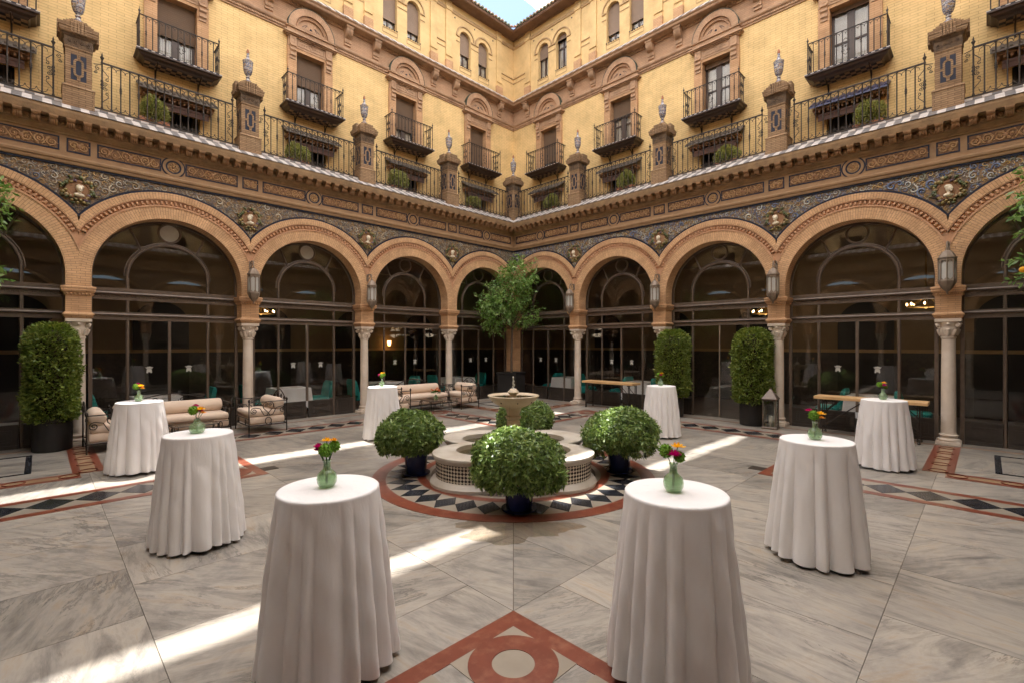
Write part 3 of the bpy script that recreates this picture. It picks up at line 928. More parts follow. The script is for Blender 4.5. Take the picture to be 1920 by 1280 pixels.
def column_meshes():
    out = {}
    m = MB(); m.cbox(-HW, HW, -HW, HW, 0.004, 0.07, 0.006)
    for sx in (-1, 1):
        for sy in (-1, 1):
            m.ball((sx * 0.155, sy * 0.155, 0.072), 0.038, 0.038, 0.022, 8, 5)
    out['plinth'] = m.mesh('plinth', 'column_marble', smooth=40)
    m = MB().lathe([(0.17, 0.07), (0.182, 0.085), (0.182, 0.105), (0.165, 0.12), (0.138, 0.13), (0.132, 0.155), (0.14, 0.17), (0.152, 0.178), (0.152, 0.195), (0.14, 0.205), (0.126, 0.21), (0.122, 0.235)], 28)
    out['base'] = m.mesh('base', 'column_marble', smooth=50)
    m = MB().lathe([(0.118, 0.235), (0.1155, 0.9), (0.112, 1.5), (0.106, 2.11), (0.118, 2.12), (0.122, 2.14), (0.118, 2.16), (0.104, 2.165)], 28)
    out['shaft'] = m.mesh('shaft', 'column_marble', smooth=40)
    m = MB().lathe([(0.104, 2.165), (0.118, 2.2), (0.14, 2.26), (0.158, 2.31), (0.15, 2.33), (0.155, 2.36), (0.175, 2.40), (0.19, 2.445)], 24)
    for k in range(8):                               # acanthus leaves
        a = 2 * PI * k / 8
        c, s = math.cos(a), math.sin(a)
        p = [(0.112, 2.18), (0.14, 2.25), (0.168, 2.305), (0.172, 2.285)]
        m.tube([(c * r, s * r, z) for r, z in p], [0.03, 0.036, 0.024, 0.01], 6)
    for k in range(4):                               # corner volutes
        a = PI / 4 + PI / 2 * k
        c, s = math.cos(a), math.sin(a)
        p = []
        for i in range(16):
            u = i / 15; r = 0.052 * (1 - 0.85 * u); b = PI / 2 + u * 4 * PI
            p.append(((0.205 + r * math.cos(b)), 2.385 + r * math.sin(b)))
        p = [(0.13, 2.42), (0.17, 2.438)] + p
        m.tube([(c * r, s * r, z) for r, z in p], [0.02] * 4 + [0.018] * 14, 6)
        a = PI / 2 * k
        m.ball((math.cos(a) * 0.178, math.sin(a) * 0.178, 2.405), 0.028, 0.028, 0.026, 8, 5)
    out['capital'] = m.mesh('capital', 'column_marble', smooth=60)
    m = MB().cbox(-0.2, 0.2, -0.2, 0.2, 2.445, 2.51, 0.006)
    out['abacus'] = m.mesh('abacus', 'column_marble')
    m = MB().sq([(HW, 2.51), (0.205, 2.53), (0.225, 2.56), (0.225, 2.575), (0.235, 2.58), (0.235, 2.605), (0.215, 2.625), (HW, 2.645), (HW, 2.96), (0.205, 2.975), (0.205, 2.99), (0.235, 3.03), (0.255, 3.06), (0.255, 3.10), (0.262, 3.105), (0.262, 3.14), (0.20, 3.16), (0.05, 3.161)])
    out['impost'] = m.mesh('impost', 'pier_brick')
    m = MB()
    for i in range(7):                               # leaf carving under the impost moulding
        for s in range(4):
            u = -0.17 + i * 0.0567
            p = [(u, -0.212), (0.212, u), (u, 0.212), (-0.212, u)][s]
            m.ball((p[0], p[1], 3.0), 0.022, 0.022, 0.026, 6, 4)
    out['carving'] = m.mesh('carving', 'pier_brick', smooth=60)
    return out
COLM = column_meshes()

# entablature profiles (o, z)
M_LINE = moulding([(OF - 0.03, 5.49), (OF + 0.012, 5.49), (OF + 0.012, 5.53), (OF - 0.03, 5.53)], 'blue_tile_line', 'blue_tile')
M_ARCHI = moulding([(-0.19, 5.5), (0.15, 5.5), (0.15, 5.53), (0.22, 5.53), (0.235, 5.56), (0.235, 5.59), (0.255, 5.60), (0.265, 5.64), (0.255, 5.67), (0.225, 5.675), (0.225, 5.705), (0.205, 5.71), (0.205, 5.735), (0.15, 5.735), (-0.19, 5.735)], 'architrave', 'frieze_band', 30)
M_FRIEZE = moulding([(-0.19, 5.735), (OF, 5.735), (OF, 6.085), (-0.19, 6.085)], 'frieze', 'frieze_band')
M_BED = moulding([(-0.19, 6.085), (0.20, 6.085), (0.22, 6.10), (0.22, 6.12), (0.26, 6.15), (0.285, 6.18), (0.285, 6.20), (0.30, 6.205), (0.30, 6.34), (-0.19, 6.34)], 'bed_moulding', 'cornice_stone', 30)
M_CORONA = moulding([(-0.19, 6.34), (0.485, 6.34), (0.495, 6.36), (0.495, 6.40), (0.505, 6.42), (0.505, 6.46), (0.505, 6.495), (0.16, 6.69), (0.16, 6.70), (-0.19, 6.70)], 'corona', 'cornice_stone', 30)
M_TERR = moulding([(-0.66, 6.66), (-0.19, 6.66), (0.125, 6.66), (0.125, 6.765), (0.03, 6.785), (-0.66, 6.745)], 'terrace_kerb', 'cornice_stone')
def small(fn, name, mat, **k):
    m = MB(); fn(m); return m.mesh(name, mat, **k)
def modil(m):
    p = [(0.295, 6.20), (0.35, 6.195), (0.40, 6.21), (0.425, 6.24), (0.43, 6.275), (0.465, 6.285), (0.48, 6.305), (0.48, 6.338), (0.295, 6.338)]
    m.extr(p, lambda o, z: (-0.058, o, z), lambda o, z: (0.058, o, z))
    m.box(-0.066, 0.066, 0.296, 0.488, 6.318, 6.3395)
    for k in (-0.03, 0, 0.03):
        m.tube([(k, 0.36, 6.197), (k, 0.41, 6.216), (k, 0.43, 6.25), (k, 0.432, 6.28)], 0.011, 5)
MODIL = small(modil, 'modillion', 'modillion_stone', smooth=35)
ROSE = small(lambda m: (m.ball((0, 0.30, 6.275), 0.04, 0.03, 0.04, 8, 5), [m.ball((0.034 * math.cos(a), 0.305, 6.275 + 0.034 * math.sin(a)), 0.017, 0.016, 0.017, 6, 4) for a in [PI / 3 * i for i in range(6)]]), 'rosette', 'modillion_stone', smooth=60)
TW = 0.1335
def tile_mesh(mat):
    m = MB(); w = TW / 2 - 0.0015
    p0, p1 = (0.512, 6.505), (0.128, 6.722)
    nx, nz = 0.5, 0.86; th = 0.014
    pr = [p0, (p0[0] + 0.012, p0[1] + 0.004), (p0[0] + 0.006, p0[1] + th + 0.004), (p1[0], p1[1] + th), p1]
    m.extr(pr, lambda o, z: (-w, o, z), lambda o, z: (w, o, z))
    return m.mesh('cornice_tile', mat)
TILE = [tile_mesh('white_tile'), tile_mesh('grey_tile')]
RISE = [small(lambda m: m.box(-TW / 2 + .001, TW / 2 - .001, 0.12, 0.134, 6.742, 6.785), 'riser_tile', 'grey_tile'),
        small(lambda m: m.box(-TW / 2 + .001, TW / 2 - .001, 0.12, 0.134, 6.742, 6.785), 'riser_tile', 'white_tile')]

def panel_meshes(w, h, seed, curve=0):
    """frieze panel w x h (centre at 0): sunk ground, dark tile border, running scroll"""
    rnd = random.Random(seed)
    g = MB().box(-w / 2, w / 2, OF - 0.02, OF + 0.004, -h / 2, h / 2).mesh('frieze_panel', 'panel_ground')
    m = MB(); b = 0.026
    for x0, x1, z0, z1 in ((-w / 2 - b, w / 2 + b, h / 2, h / 2 + b), (-w / 2 - b, w / 2 + b, -h / 2 - b, -h / 2), (-w / 2 - b, -w / 2, -h / 2, h / 2), (w / 2, w / 2 + b, -h / 2, h / 2)):
        m.box(x0, x1, OF - 0.02, OF + 0.009, z0, z1)
    bd = m.mesh('tile_border', 'blue_tile')
    m = MB(); o = OF + 0.010
    k = max(2, round(w / (h * 0.72)))
    for i in range(k):
        x = -w / 2 + (i + 0.5) * w / k; sg = 1 if i % 2 else -1
        r = min(h * 0.40, w / k * 0.5)
        p = spiral(x, sg * h * 0.06, r, 1.75, sg * -PI / 2 + rnd.uniform(-.3, .3), sg if x < 0 else -sg, o, 18)
        m.tube(p, [0.020 - 0.009 * j / 18 for j in range(19)], 5)
        m.ball((x, o, sg * h * 0.06), 0.022, 0.02, 0.022, 6, 4)
        for q in range(5):
            a = rnd.uniform(0, 6.28)
            m.ball((x + r * 0.95 * math.cos(a), o - 0.004, h * 0.42 * math.sin(a)), rnd.uniform(.016, .032), 0.016, rnd.uniform(.012, .02), 6, 4)
        if i < k - 1:
            x2 = x + w / k / 2
            m.tube([(x2 - 0.05, o, -sg * h * 0.38), (x2, o + .004, 0), (x2 + 0.05, o, sg * h * 0.38)], 0.013, 5)
    m.ball((0, o, 0), 0.045, 0.03, 0.05, 8, 6)
    rl = m.mesh('scroll_relief', 'scroll_terracotta', smooth=60, uv=False)
    return g, bd, rl
PAN_L = panel_meshes(1.0, 0.22, 4)
PAN_S = panel_meshes(0.30, 0.22, 9)
def circ(m, r0, r1, o0, o1, n=32):
    m.loft([[(r * math.cos(2 * PI * j / n), o, r * math.sin(2 * PI * j / n)) for j in range(n)] for r, o in ((r0, o0), (r0, o1), (r1, o1), (r1, o0))], False)
RND_RING = small(lambda m: circ(m, 0.145, 0.195, OF - 0.01, OF + 0.022), 'roundel', 'frieze_band', smooth=40)
RND_BLUE = small(lambda m: circ(m, 0.112, 0.145, OF - 0.01, OF + 0.012), 'tile_border', 'blue_tile', smooth=40)
RND_BLUE2 = small(lambda m: circ(m, 0.195, 0.222, OF - 0.01, OF + 0.0105), 'tile_border', 'blue_tile', smooth=40)
def rosef(m):
    m.loft([[(0.115 * math.cos(2 * PI * j / 24), o, 0.115 * math.sin(2 * PI * j / 24)) for j in range(24)] for o in (OF - .01, OF + 0.004)])
    for k in range(8):
        a = PI / 4 * k
        m.ball((0.06 * math.cos(a), OF + 0.008, 0.06 * math.sin(a)), 0.028, 0.018, 0.028, 6, 4)
        m.tube(spiral(0.085 * math.cos(a + .4), 0.085 * math.sin(a + .4), 0.022, 1.2, a, 1, OF + .01, 8), 0.007, 4)
    m.ball((0, OF + 0.01, 0), 0.03, 0.024, 0.03, 8, 5)
RND_ROSE = small(rosef, 'rosette', 'scroll_terracotta', smooth=60, uv=False)

# pedestals on the terrace edge
def pedestal_meshes():
    d = {}
    d['base_block'] = MB().sq([(0.237, 6.55), (0.237, 7.05), (0.247, 7.055), (0.247, 7.075), (0.225, 7.10), (0.2, 7.105)]).mesh('base_block', 'old_brick')
    d['shaft'] = MB().sq([(0.195, 7.10), (0.195, 7.83), (0.208, 7.835), (0.208, 7.855), (0.2, 7.87)]).mesh('shaft', 'old_brick')
    m = MB().sq([(0.2, 7.865), (0.21, 7.88), (0.21, 8.05), (0.225, 8.06), (0.24, 8.09), (0.25, 8.10)])
    for s in range(4):
        for i in range(4):
            u = -0.14 + i * 0.093
            q = spiral(u, 7.965, 0.042, 1.4, 0, 1 if i % 2 else -1, 0.212, 9)
            rot = [lambda x, y, z: (x, y, z), lambda x, y, z: (y, -x, z), lambda x, y, z: (-x, -y, z), lambda x, y, z: (-y, x, z)][s]
            m.tube([rot(*p) for p in q], 0.011, 4)
    d['carved_neck'] = m.mesh('carved_neck', 'carved_dark', smooth=40)
    m = MB().sq([(0.25, 8.095), (0.275, 8.12), (0.285, 8.16), (0.285, 8.20), (0.295, 8.205), (0.295, 8.24), (0.262, 8.245), (0.262, 8.29), (0.225, 8.295), (0.225, 8.34), (0.185, 8.345), (0.185, 8.385), (0.14, 8.39), (0.14, 8.43), (0.10, 8.435), (0.09, 8.47)])
    for s in range(4):
        for i in range(5):
            u = -0.10 + i * 0.05
            x0, x1, y0, y1 = u - 0.017, u + 0.017, 0.24, 0.312
            z0, z1 = 8.10, 8.36
            if s == 0: m.box(x0, x1, y0, y1, z0, z1)
            if s == 1: m.box(y0, y1, x0, x1, z0, z1)
            if s == 2: m.box(x0, x1, -y1, -y0, z0, z1)
            if s == 3: m.box(-y1, -y0, x0, x1, z0, z1)
    d['cap'] = m.mesh('cap', 'old_brick')
    m = MB()
    for s in range(4):
        rot = [lambda x, y, z: (x, y, z), lambda x, y, z: (y, -x, z), lambda x, y, z: (-x, -y, z), lambda x, y, z: (-y, x, z)][s]
        m.extr([(-0.115, 7.22), (0.115, 7.22), (0.115, 7.72), (-0.115, 7.72)], lambda x, z: rot(x, 0.19, z), lambda x, z: rot(x, 0.1975, z))
    d['blue_inlay'] = m.mesh('blue_inlay', 'blue_tile')
    m = MB()
    for s in range(4):
        rot = [lambda x, y, z: (x, y, z), lambda x, y, z: (y, -x, z), lambda x, y, z: (-x, -y, z), lambda x, y, z: (-y, x, z)][s]
        n = 28; rings = []
        for w, o in ((0.042, 0.194), (0.042, 0.206), (0.078, 0.206), (0.078, 0.194)):
            rg = []
            for j in range(n):
                a = 2 * PI * j / n
                x = w * math.cos(a); z = w * math.sin(a) + (0.105 if math.sin(a) >= 0 else -0.105)
                rg.append(rot(x, o, 7.47 + z))
            rings.append(rg)
        m.loft(rings, False)
        for x0, x1, z0, z1 in ((-0.116, -0.076, 7.447, 7.493), (0.076, 0.116, 7.447, 7.493), (-0.025, 0.025, 7.65, 7.722), (-0.025, 0.025, 7.218, 7.29)):
            m.extr([(x0, z0), (x1, z0), (x1, z1), (x0, z1)], lambda x, z: rot(x, 0.19, z), lambda x, z: rot(x, 0.205, z))
    d['brick_loop'] = m.mesh('brick_loop', 'old_brick')
    return d
PED = pedestal_meshes()

# terrace railing pieces (z from 0 at the bottom rail)
RH = 0.95
def baluster(m, knop=True, h=RH):
    p = [(0.012, 0), (0.017, 0.02), (0.012, 0.05)]
    if knop:
        c = h * 0.5
        p += [(0.012, c - 0.12), (0.015, c - 0.06), (0.025, c - 0.035), (0.015, c - 0.02), (0.027, c), (0.015, c + 0.02), (0.025, c + 0.035), (0.015, c + 0.06), (0.012, c + 0.12)]
    p += [(0.012, h - 0.03), (0.017, h - 0.015), (0.012, h)]
    m.lathe(p, 6)
    for z, sg in ((h, -1), (0, 1)):                  # little ogee scrolls under and over the rails
        for sx in (-1, 1):
            m.tube([(sx * 0.074, 0, z + sg * 0.11), (sx * 0.066, 0, z + sg * 0.07), (sx * 0.045, 0, z + sg * 0.05), (sx * 0.02, 0, z + sg * 0.04), (sx * 0.012, 0, z + sg * 0.022), (sx * 0.024, 0, z + sg * 0.015)], 0.0068, 4)
BAL = [small(lambda m: baluster(m, False), 'baluster', 'iron', smooth=60), small(lambda m: baluster(m, True), 'baluster', 'iron', smooth=60)]
def endpost(m):
    m.lathe([(0.014, 0), (0.024, 0.02), (0.014, 0.06), (0.014, 0.40), (0.026, 0.43), (0.014, 0.46), (0.030, 0.5), (0.014, 0.54), (0.026, 0.57), (0.014, 0.6), (0.014, 0.93), (0.024, 0.95), (0.016, 0.98), (0.012, 1.0), (0.032, 1.05), (0.034, 1.065), (0.012, 1.09), (0.016, 1.105), (0.004, 1.16)], 8)
POST = small(endpost, 'end_post', 'iron', smooth=60)
def sscroll(m):
    a = spiral(0.035, 0.62, 0.05, 1.4, -PI / 2, 1, 0, 12)
    b = spiral(0.035, 0.34, 0.05, 1.4, PI / 2, -1, 0, 12)
    m.tube([(0.0, 0, 0.86), (0.015, 0, 0.80), (0.10, 0, 0.70)] + [(p[0] + .05, 0, p[2]) for p in a[4:]], 0.008, 4)
    m.tube([(0.0, 0, 0.10), (0.015, 0, 0.16), (0.10, 0, 0.26)] + [(p[0] + .05, 0, p[2]) for p in b[4:]], 0.008, 4)
    m.tube(spiral(0.055, 0.43, 0.045, 1.5, PI / 2, 1, 0, 12), 0.0075, 4)
    m.tube(spiral(0.055, 0.53, 0.045, 1.5, -PI / 2, -1, 0, 12), 0.0075, 4)
SSC = small(sscroll, 'scroll', 'iron', smooth=60)
def bracket_curl(m):
    m.tube([(0, 0, 0.92), (0.06, 0, 0.90), (0.13, 0, 0.88)], 0.009, 4)
    m.tube(spiral(0.07, 0.82, 0.045, 1.3, PI / 2, -1, 0, 10), 0.008, 4)
    m.tube(spiral(0.105, 0.73, 0.035, 1.3, PI / 2, 1, 0, 10), 0.008, 4)
CURL = small(bracket_curl, 'curl', 'iron', smooth=60)

def build_arcade(root, right, rear=False):
    for b in range(5):
        if rear:
            pass
        tc = BAY * (b + 0.5)
        a = put('arch', A_RING, root, (tc, 0, 0))
        put('outer_band', A_OUT, a); put('blue_line', A_LINE, a)
        if not rear:
            put('egg_moulding', A_EGG, a); put('fillet', A_FIL, a); put('fillet', A_FIL2, a)
    for n in range(0, 5):
        bg, rl = SPH[right] if n == 0 else SP[right][n % 2]
        s = put('spandrel', bg, root, (BAY * n, 0, 0))
        if rear: continue
        put('scroll_relief', rl, s, kind='stuff')
        if n:
            md = put('medallion', MED[0], root, (BAY * n, OF, 5.06))
            put('wreath', MED[1], md)
            put('portrait_bust', MED[2], md, rz=random.choice((-.5, .4)))
    sp = put('spandrel', SPH[right][0], root, (CT, 0, 0), sc=(-1, 1, 1))
    for n in range(1, 5):
        c = put('column', COLM['shaft'], root, (BAY * n, 0, 0))
        for k in ('plinth', 'base', 'capital', 'abacus'):
            put(k, COLM[k], c)
        i = put('impost', COLM['impost'], root, (BAY * n, 0, 0))
        if not rear: put('carving', COLM['carving'], i)
    if right or rear:
        p = MB().sq([(HW, 0.0), (HW, 2.51), (0.205, 2.53), (0.235, 2.58), (0.235, 2.605), (HW, 2.645), (HW, 2.96), (0.235, 3.03), (0.262, 3.105), (0.262, 3.14), (HW, 3.16), (HW, 3.9)])
        put('corner_pier', p.mesh('corner_pier', 'pier_brick'), root)
    for me, nm in ((M_ARCHI, 'architrave'), (M_FRIEZE, 'frieze'), (M_BED, 'bed_moulding'), (M_CORONA, 'corona'), (M_TERR, 'terrace_kerb'), (M_LINE, 'blue_tile_line')):
        put(nm, me, root)
    nT = int((CT - 1.0) / TW)
    for k in range(nT):
        t = 0.5 + (k + 0.5) * TW
        if not rear and t > 14.3: continue
        put('cornice_tile', TILE[k % 2], root, (t, 0, 0))
    if rear: return
    # mitred corner filler of the tiled slope
    m = MB()
    m.extr([(0.505, 6.497), (0.512, 6.52), (0.128, 6.735), (0.12, 6.70)], lambda o, z: (o, o, z), lambda o, z: (0.5, o, z))
    put('mitre_tile', m.mesh('mitre_tile', 'white_tile'), root)
    for k in range(int(14.3 / TW)):
        t = 0.2 + (k + 0.5) * TW
        put('riser_tile', RISE[k % 2], root, (t, 0, 0))
    k = 0
    t = 0.52
    while t < 14.2:
        put('modillion', MODIL, root, (t, 0, 0))
        put('rosette', ROSE, root, (t + 0.12, 0, 0))
        t += 0.24
    for b in range(5):
        tc = BAY * (b + 0.5)
        zc = 5.91
        if tc < 14.5:
            r = put('roundel', RND_RING, root, (tc, 0, zc))
            put('tile_border', RND_BLUE, r); put('tile_border', RND_BLUE2, r); put('rosette', RND_ROSE, r)
        for sg in (-1, 1):
            t = tc + sg * (0.222 + 0.026 + 0.5)
            if t > 14.3: continue
            if b == 0 and sg < 0:
                t += 0.06
            g = put('frieze_panel', PAN_L[0], root, (t, 0, zc))
            put('tile_border', PAN_L[1], g); put('scroll_relief', PAN_L[2], g, kind='stuff')
        if b:
            g = put('frieze_panel', PAN_S[0], root, (BAY * b, 0, zc))
            put('tile_border', PAN_S[1], g); put('scroll_relief', PAN_S[2], g, kind='stuff')
    for n in range(0 if right else 1, 5):
        p = put('pedestal', PED['base_block'], root, (BAY * n, 0, 0))
        for k in ('shaft', 'carved_neck', 'cap', 'blue_inlay', 'brick_loop'):
            put(k, PED[k], p)
    # railings
    zb = 6.83; oR = 0.075
    for n in range(5):
        t0 = BAY * n; L0, L1 = 0.36, BAY - 0.36
        if n == 4: L1 = 1.9
        m = MB()
        m.box(0.2, L1 + .12, -0.013, 0.013, -0.012, 0.012)
        m.box(L0 - 0.02, L1 + .02, -0.017, 0.017, RH - 0.014, RH + 0.014)
        rl = put('terrace_railing', m.mesh('terrace_railing', 'iron'), root, (t0, oR, zb))
        nb = 16 if n < 4 else 10
        for k in range(1, nb):
            put('baluster', BAL[1 if k % 2 == 0 else 0], rl, (L0 + (L1 - L0) * k / nb, 0, 0))
        put('end_post', POST, rl, (L0, 0, 0)); put('scroll', SSC, rl, (L0, 0, 0)); put('curl', CURL, rl, (L0, 0, 0), PI)
        if n < 4:
            put('end_post', POST, rl, (L1, 0, 0)); put('scroll', SSC, rl, (L1, 0, 0), PI); put('curl', CURL, rl, (L1, 0, 0))

arc_l = wing('arcade', 'brick arcade with tiled cornice and iron railed terrace on the left, behind the sofas', 'arcade', False)
arc_r = wing('arcade', 'brick arcade with tiled cornice and iron railed terrace on the right, behind the trestle tables', 'arcade', True)
build_arcade(arc_l, False)
build_arcade(arc_r, True)
for rt in (False, True):
    w_ = wing('rear_arcade_wall', None, None, rt, True, 'structure')
    build_arcade(w_, rt, True)
# ------------------------------------------------------------------ the upper storeys
OW, OU = -0.65, -0.68
TB = [1.28 + 3.12 * i for i in range(5)]           # door axes
TP = [1.38 + 3.12 * i for i in range(5)]           # axes of the paired windows above
DZ0, DZ1, DHW = 8.50, 10.12, 0.39                  # door opening
TEND = CT - OW

def hole_wall(ts, zs, holes, o):
    m = MB()
    for a, b in zip(ts[:-1], ts[1:]):
        for c, d in zip(zs[:-1], zs[1:]):
            tm, zm = (a + b) / 2, (c + d) / 2
            if any(h[0] < tm < h[1] and h[2] < zm < h[3] for h in holes): continue
            m.quad((a, o, c), (b, o, c), (b, o, d), (a, o, d))
    for h in holes:
        e = o - 0.24
        m.quad((h[0], o, h[2]), (h[0], o, h[3]), (h[0], e, h[3]), (h[0], e, h[2]))
        m.quad((h[1], o, h[2]), (h[1], e, h[2]), (h[1], e, h[3]), (h[1], o, h[3]))
        m.quad((h[0], o, h[3]), (h[1], o, h[3]), (h[1], e, h[3]), (h[0], e, h[3]))
        m.quad((h[0], o, h[2]), (h[0], e, h[2]), (h[1], e, h[2]), (h[1], o, h[2]))
    return m
holes = []
for t in TB:
    holes.append((t - DHW, t + DHW, DZ0, DZ1)); holes.append((t - 0.46, t + 0.46, 6.8, 7.55))
ts = sorted(set([OW, CT - OW] + [h[0] for h in holes] + [h[1] for h in holes]))
W_MID = hole_wall(ts, [6.6, 6.8, 7.55, DZ0, DZ1, 10.7], holes, OW).mesh('wall', 'yellow_brick')

def arch_wall(wins, t0, t1, z0, z1, o):
    m = MB(); br = [t0, t1]
    for tc, hw, zs, zp in wins:
        br += [tc + hw * math.cos(PI * i / 16) for i in range(17)]
    br = sorted(set(round(b, 5) for b in br))
    for a, b in zip(br[:-1], br[1:]):
        tm = (a + b) / 2
        w = [q for q in wins if abs(tm - q[0]) < q[1]]
        if not w:
            m.quad((a, o, z0), (b, o, z0), (b, o, z1), (a, o, z1)); continue
        tc, hw, zs, zp = w[0]
        fa = zp + math.sqrt(max(0, hw * hw - (a - tc) ** 2)); fb = zp + math.sqrt(max(0, hw * hw - (b - tc) ** 2))
        e = o - 0.2
        m.quad((a, o, z0), (b, o, z0), (b, o, zs), (a, o, zs))
        m.quad((a, o, fa), (b, o, fb), (b, o, z1), (a, o, z1))
        m.quad((a, e, fa), (b, e, fb), (b, o, fb), (a, o, fa))
        m.quad((a, o, zs), (b, o, zs), (b, e, zs), (a, e, zs))
    for tc, hw, zs, zp in wins:
        for sg in (-1, 1):
            m.quad((tc + sg * hw, o, zs), (tc + sg * hw, o, zp), (tc + sg * hw, o - .2, zp), (tc + sg * hw, o - .2, zs))
    return m
AW = 0.255
wins = [(t + s * 0.445, AW, 12.2, 13.26) for t in TP for s in (-1, 1)]
W_TOP = arch_wall(wins, OU, CT - OU, 11.5, 14.45, OU).mesh('upper_wall', 'yellow_brick_upper')

def mould2(prof, name, mat, smooth=0):
    return moulding(prof, name, mat, smooth)
U_STRING = mould2([(OW - .02, 10.62), (OW + 0.03, 10.62), (OW + 0.03, 10.665), (OW + 0.05, 10.67), (OW + 0.05, 10.72), (OW + 0.08, 10.74), (OW + 0.10, 10.78), (OW + 0.10, 10.83), (OW + 0.02, 10.85), (OW - .02, 10.85)], 'string_course', 'rose_terracotta', 30)
U_FRIEZE = mould2([(OW - .05, 10.85), (OW + 0.015, 10.85), (OW + 0.015, 11.37), (OW - .05, 11.37)], 'brick_frieze', 'rose_brick')
U_CORN = mould2([(OW - .05, 11.36), (OW + 0.05, 11.36), (OW + 0.07, 11.39), (OW + 0.07, 11.42), (OW + 0.16, 11.44), (OW + 0.28, 11.45), (OW + 0.30, 11.47), (OW + 0.31, 11.51), (OW + 0.345, 11.54), (OW + 0.345, 11.555), (OW - 0.03, 11.86), (OW - .05, 11.86)], 'cornice', 'rose_terracotta', 30)
U_STR2 = mould2([(OU - .02, 13.93), (OU + 0.025, 13.93), (OU + 0.04, 13.96), (OU + 0.04, 13.99), (OU + 0.055, 14.0), (OU + 0.055, 14.03), (OU - .02, 14.05)], 'string_course', 'moulding_tan')
U_EAVE = mould2([(OU - .02, 14.27), (OU + 0.04, 14.27), (OU + 0.06, 14.30), (OU + 0.40, 14.285), (OU + 0.43, 14.27), (OU + 0.46, 14.30), (OU + 0.46, 14.36), (OU - 0.02, 14.50)], 'eave', 'eave_wood', 20)
def ut(mat):
    m = MB(); w = 0.066
    p0 = (OW + 0.35, 11.558); p1 = (OW - 0.02, 11.872); th = 0.016
    m.extr([p0, (p0[0] + 0.008, p0[1] + .006), (p0[0] + 0.002, p0[1] + th + .004), (p1[0], p1[1] + th), p1], lambda o, z: (-w, o, z), lambda o, z: (w, o, z))
    return m.mesh('cornice_tile', mat)
UT = [ut('white_tile'), ut('grey_tile')]
def dent(m):
    k = 0
    t = -0.3
    while t < 14.2:
        m.box(t, t + 0.035, OW + 0.03, OW + 0.068, 10.675, 10.715)
        m.box(t, t + 0.035, OW + 0.03, OW + 0.10, 11.385, 11.43)
        t += 0.07
U_DENT = small(dent, 'dentils', 'rose_terracotta')
def rooft(m):
    t = -0.1
    while t < 15.0:
        rg = []
        for o, z in ((OU + 0.53, 14.375), (OU + 0.5, 14.39), (OU - 0.5, 14.78)):
            rg.append([(t + 0.062 * math.cos(PI * j / 6), o, z + 0.07 * math.sin(PI * j / 6)) for j in range(7)])
        if t > OU + 0.46: m.loft(rg, True)
        m.loft([[(t + 0.085 + 0.05 * math.cos(PI * j / 4), o, z - 0.0 - 0.03 * math.sin(PI * j / 4)) for j in range(5)] for o, z in ((OU + 0.50, 14.372), (OU - 0.5, 14.76))], True) if t > OU + 0.46 else None
        t += 0.17
U_TILES = small(rooft, 'roof_tiles', 'roof_tile', smooth=50, uv=False)
U_ROOF = mould2([(OU + 0.47, 14.335), (OU + 0.47, 14.352), (OU - 2.5, 15.5), (OU - 2.5, 15.45)], 'roof_deck', 'eave_wood')

# door surrounds
def jamb(m):
    for sg in (-1, 1):
        a, b = sorted((sg * DHW, sg * 0.63))
        m.box(a, b, -0.03, 0.07, DZ0, 10.20)
        m.quad((sg * (DHW - .001), 0.07, DZ0), (sg * (DHW - .001), 0.07, DZ1), (sg * (DHW - .001), -0.2, DZ1), (sg * (DHW - .001), -0.2, DZ0))
    m.box(-DHW, DHW, -0.03, 0.07, DZ1, 10.20)
    m.quad((-DHW, 0.07, DZ1 - .001), (DHW, 0.07, DZ1 - .001), (DHW, -0.2, DZ1 - .001), (-DHW, -0.2, DZ1 - .001))
JAMB = small(jamb, 'door_surround', 'jamb_brick')
def lintel(m):
    m.box(-0.63, 0.63, -0.03, 0.085, 10.20, 10.235)
    m.box(-0.62, 0.62, -0.03, 0.075, 10.235, 10.46)
    for z0, z1, w, d in ((10.46, 10.49, 0.66, 0.11), (10.49, 10.52, 0.70, 0.15), (10.52, 10.555, 0.74, 0.19), (10.70, 10.73, 0.69, 0.15)):
        m.box(-w, w, -0.03, d, z0, z1)
    m.box(-0.66, 0.66, -0.03, 0.11, 10.555, 10.70)
    for x0, x1, z0, z1 in ((-0.37, 0.37, 10.42, 10.432), (-0.37, 0.37, 10.265, 10.277), (-0.37, -0.358, 10.277, 10.42), (0.358, 0.37, 10.277, 10.42)):
        m.box(x0, x1, 0.07, 0.09, z0, z1)
    m.tube([(0.055 * math.cos(a), 0.077, 10.35 + 0.055 * math.sin(a)) for a in [2 * PI * i / 4 for i in range(4)]], 0.008, 4, True)
    for sx in (-1, 1):
        for k in (0.12, 0.18, 0.24):
            m.tube(spiral(sx * k, 10.35, 0.025, 1.1, 0, sx, 0.077, 8), 0.007, 4)
LINTEL = small(lintel, 'lintel', 'rose_terracotta')
def corbel(m):
    m.box(-0.085, 0.085, -0.02, 0.12, 10.24, 10.46)
    p = [(0.06, 9.86), (0.09, 9.86), (0.09, 9.92), (0.125, 9.95), (0.125, 9.99), (0.10, 10.0), (0.10, 10.05), (0.14, 10.09), (0.14, 10.13), (0.11, 10.14), (0.12, 10.18), (0.155, 10.2), (0.155, 10.24), (0.06, 10.24)]
    m.extr(p, lambda o, z: (-0.075, o, z), lambda o, z: (0.075, o, z))
    for x0, x1, z0, z1 in ((-0.045, 0.045, 10.4, 10.41), (-0.045, 0.045, 10.29, 10.3), (-0.045, -0.035, 10.3, 10.4), (0.035, 0.045, 10.3, 10.4)):
        m.box(x0, x1, 0.115, 0.128, z0, z1)
CORBEL = small(corbel, 'corbel', 'rose_terracotta')
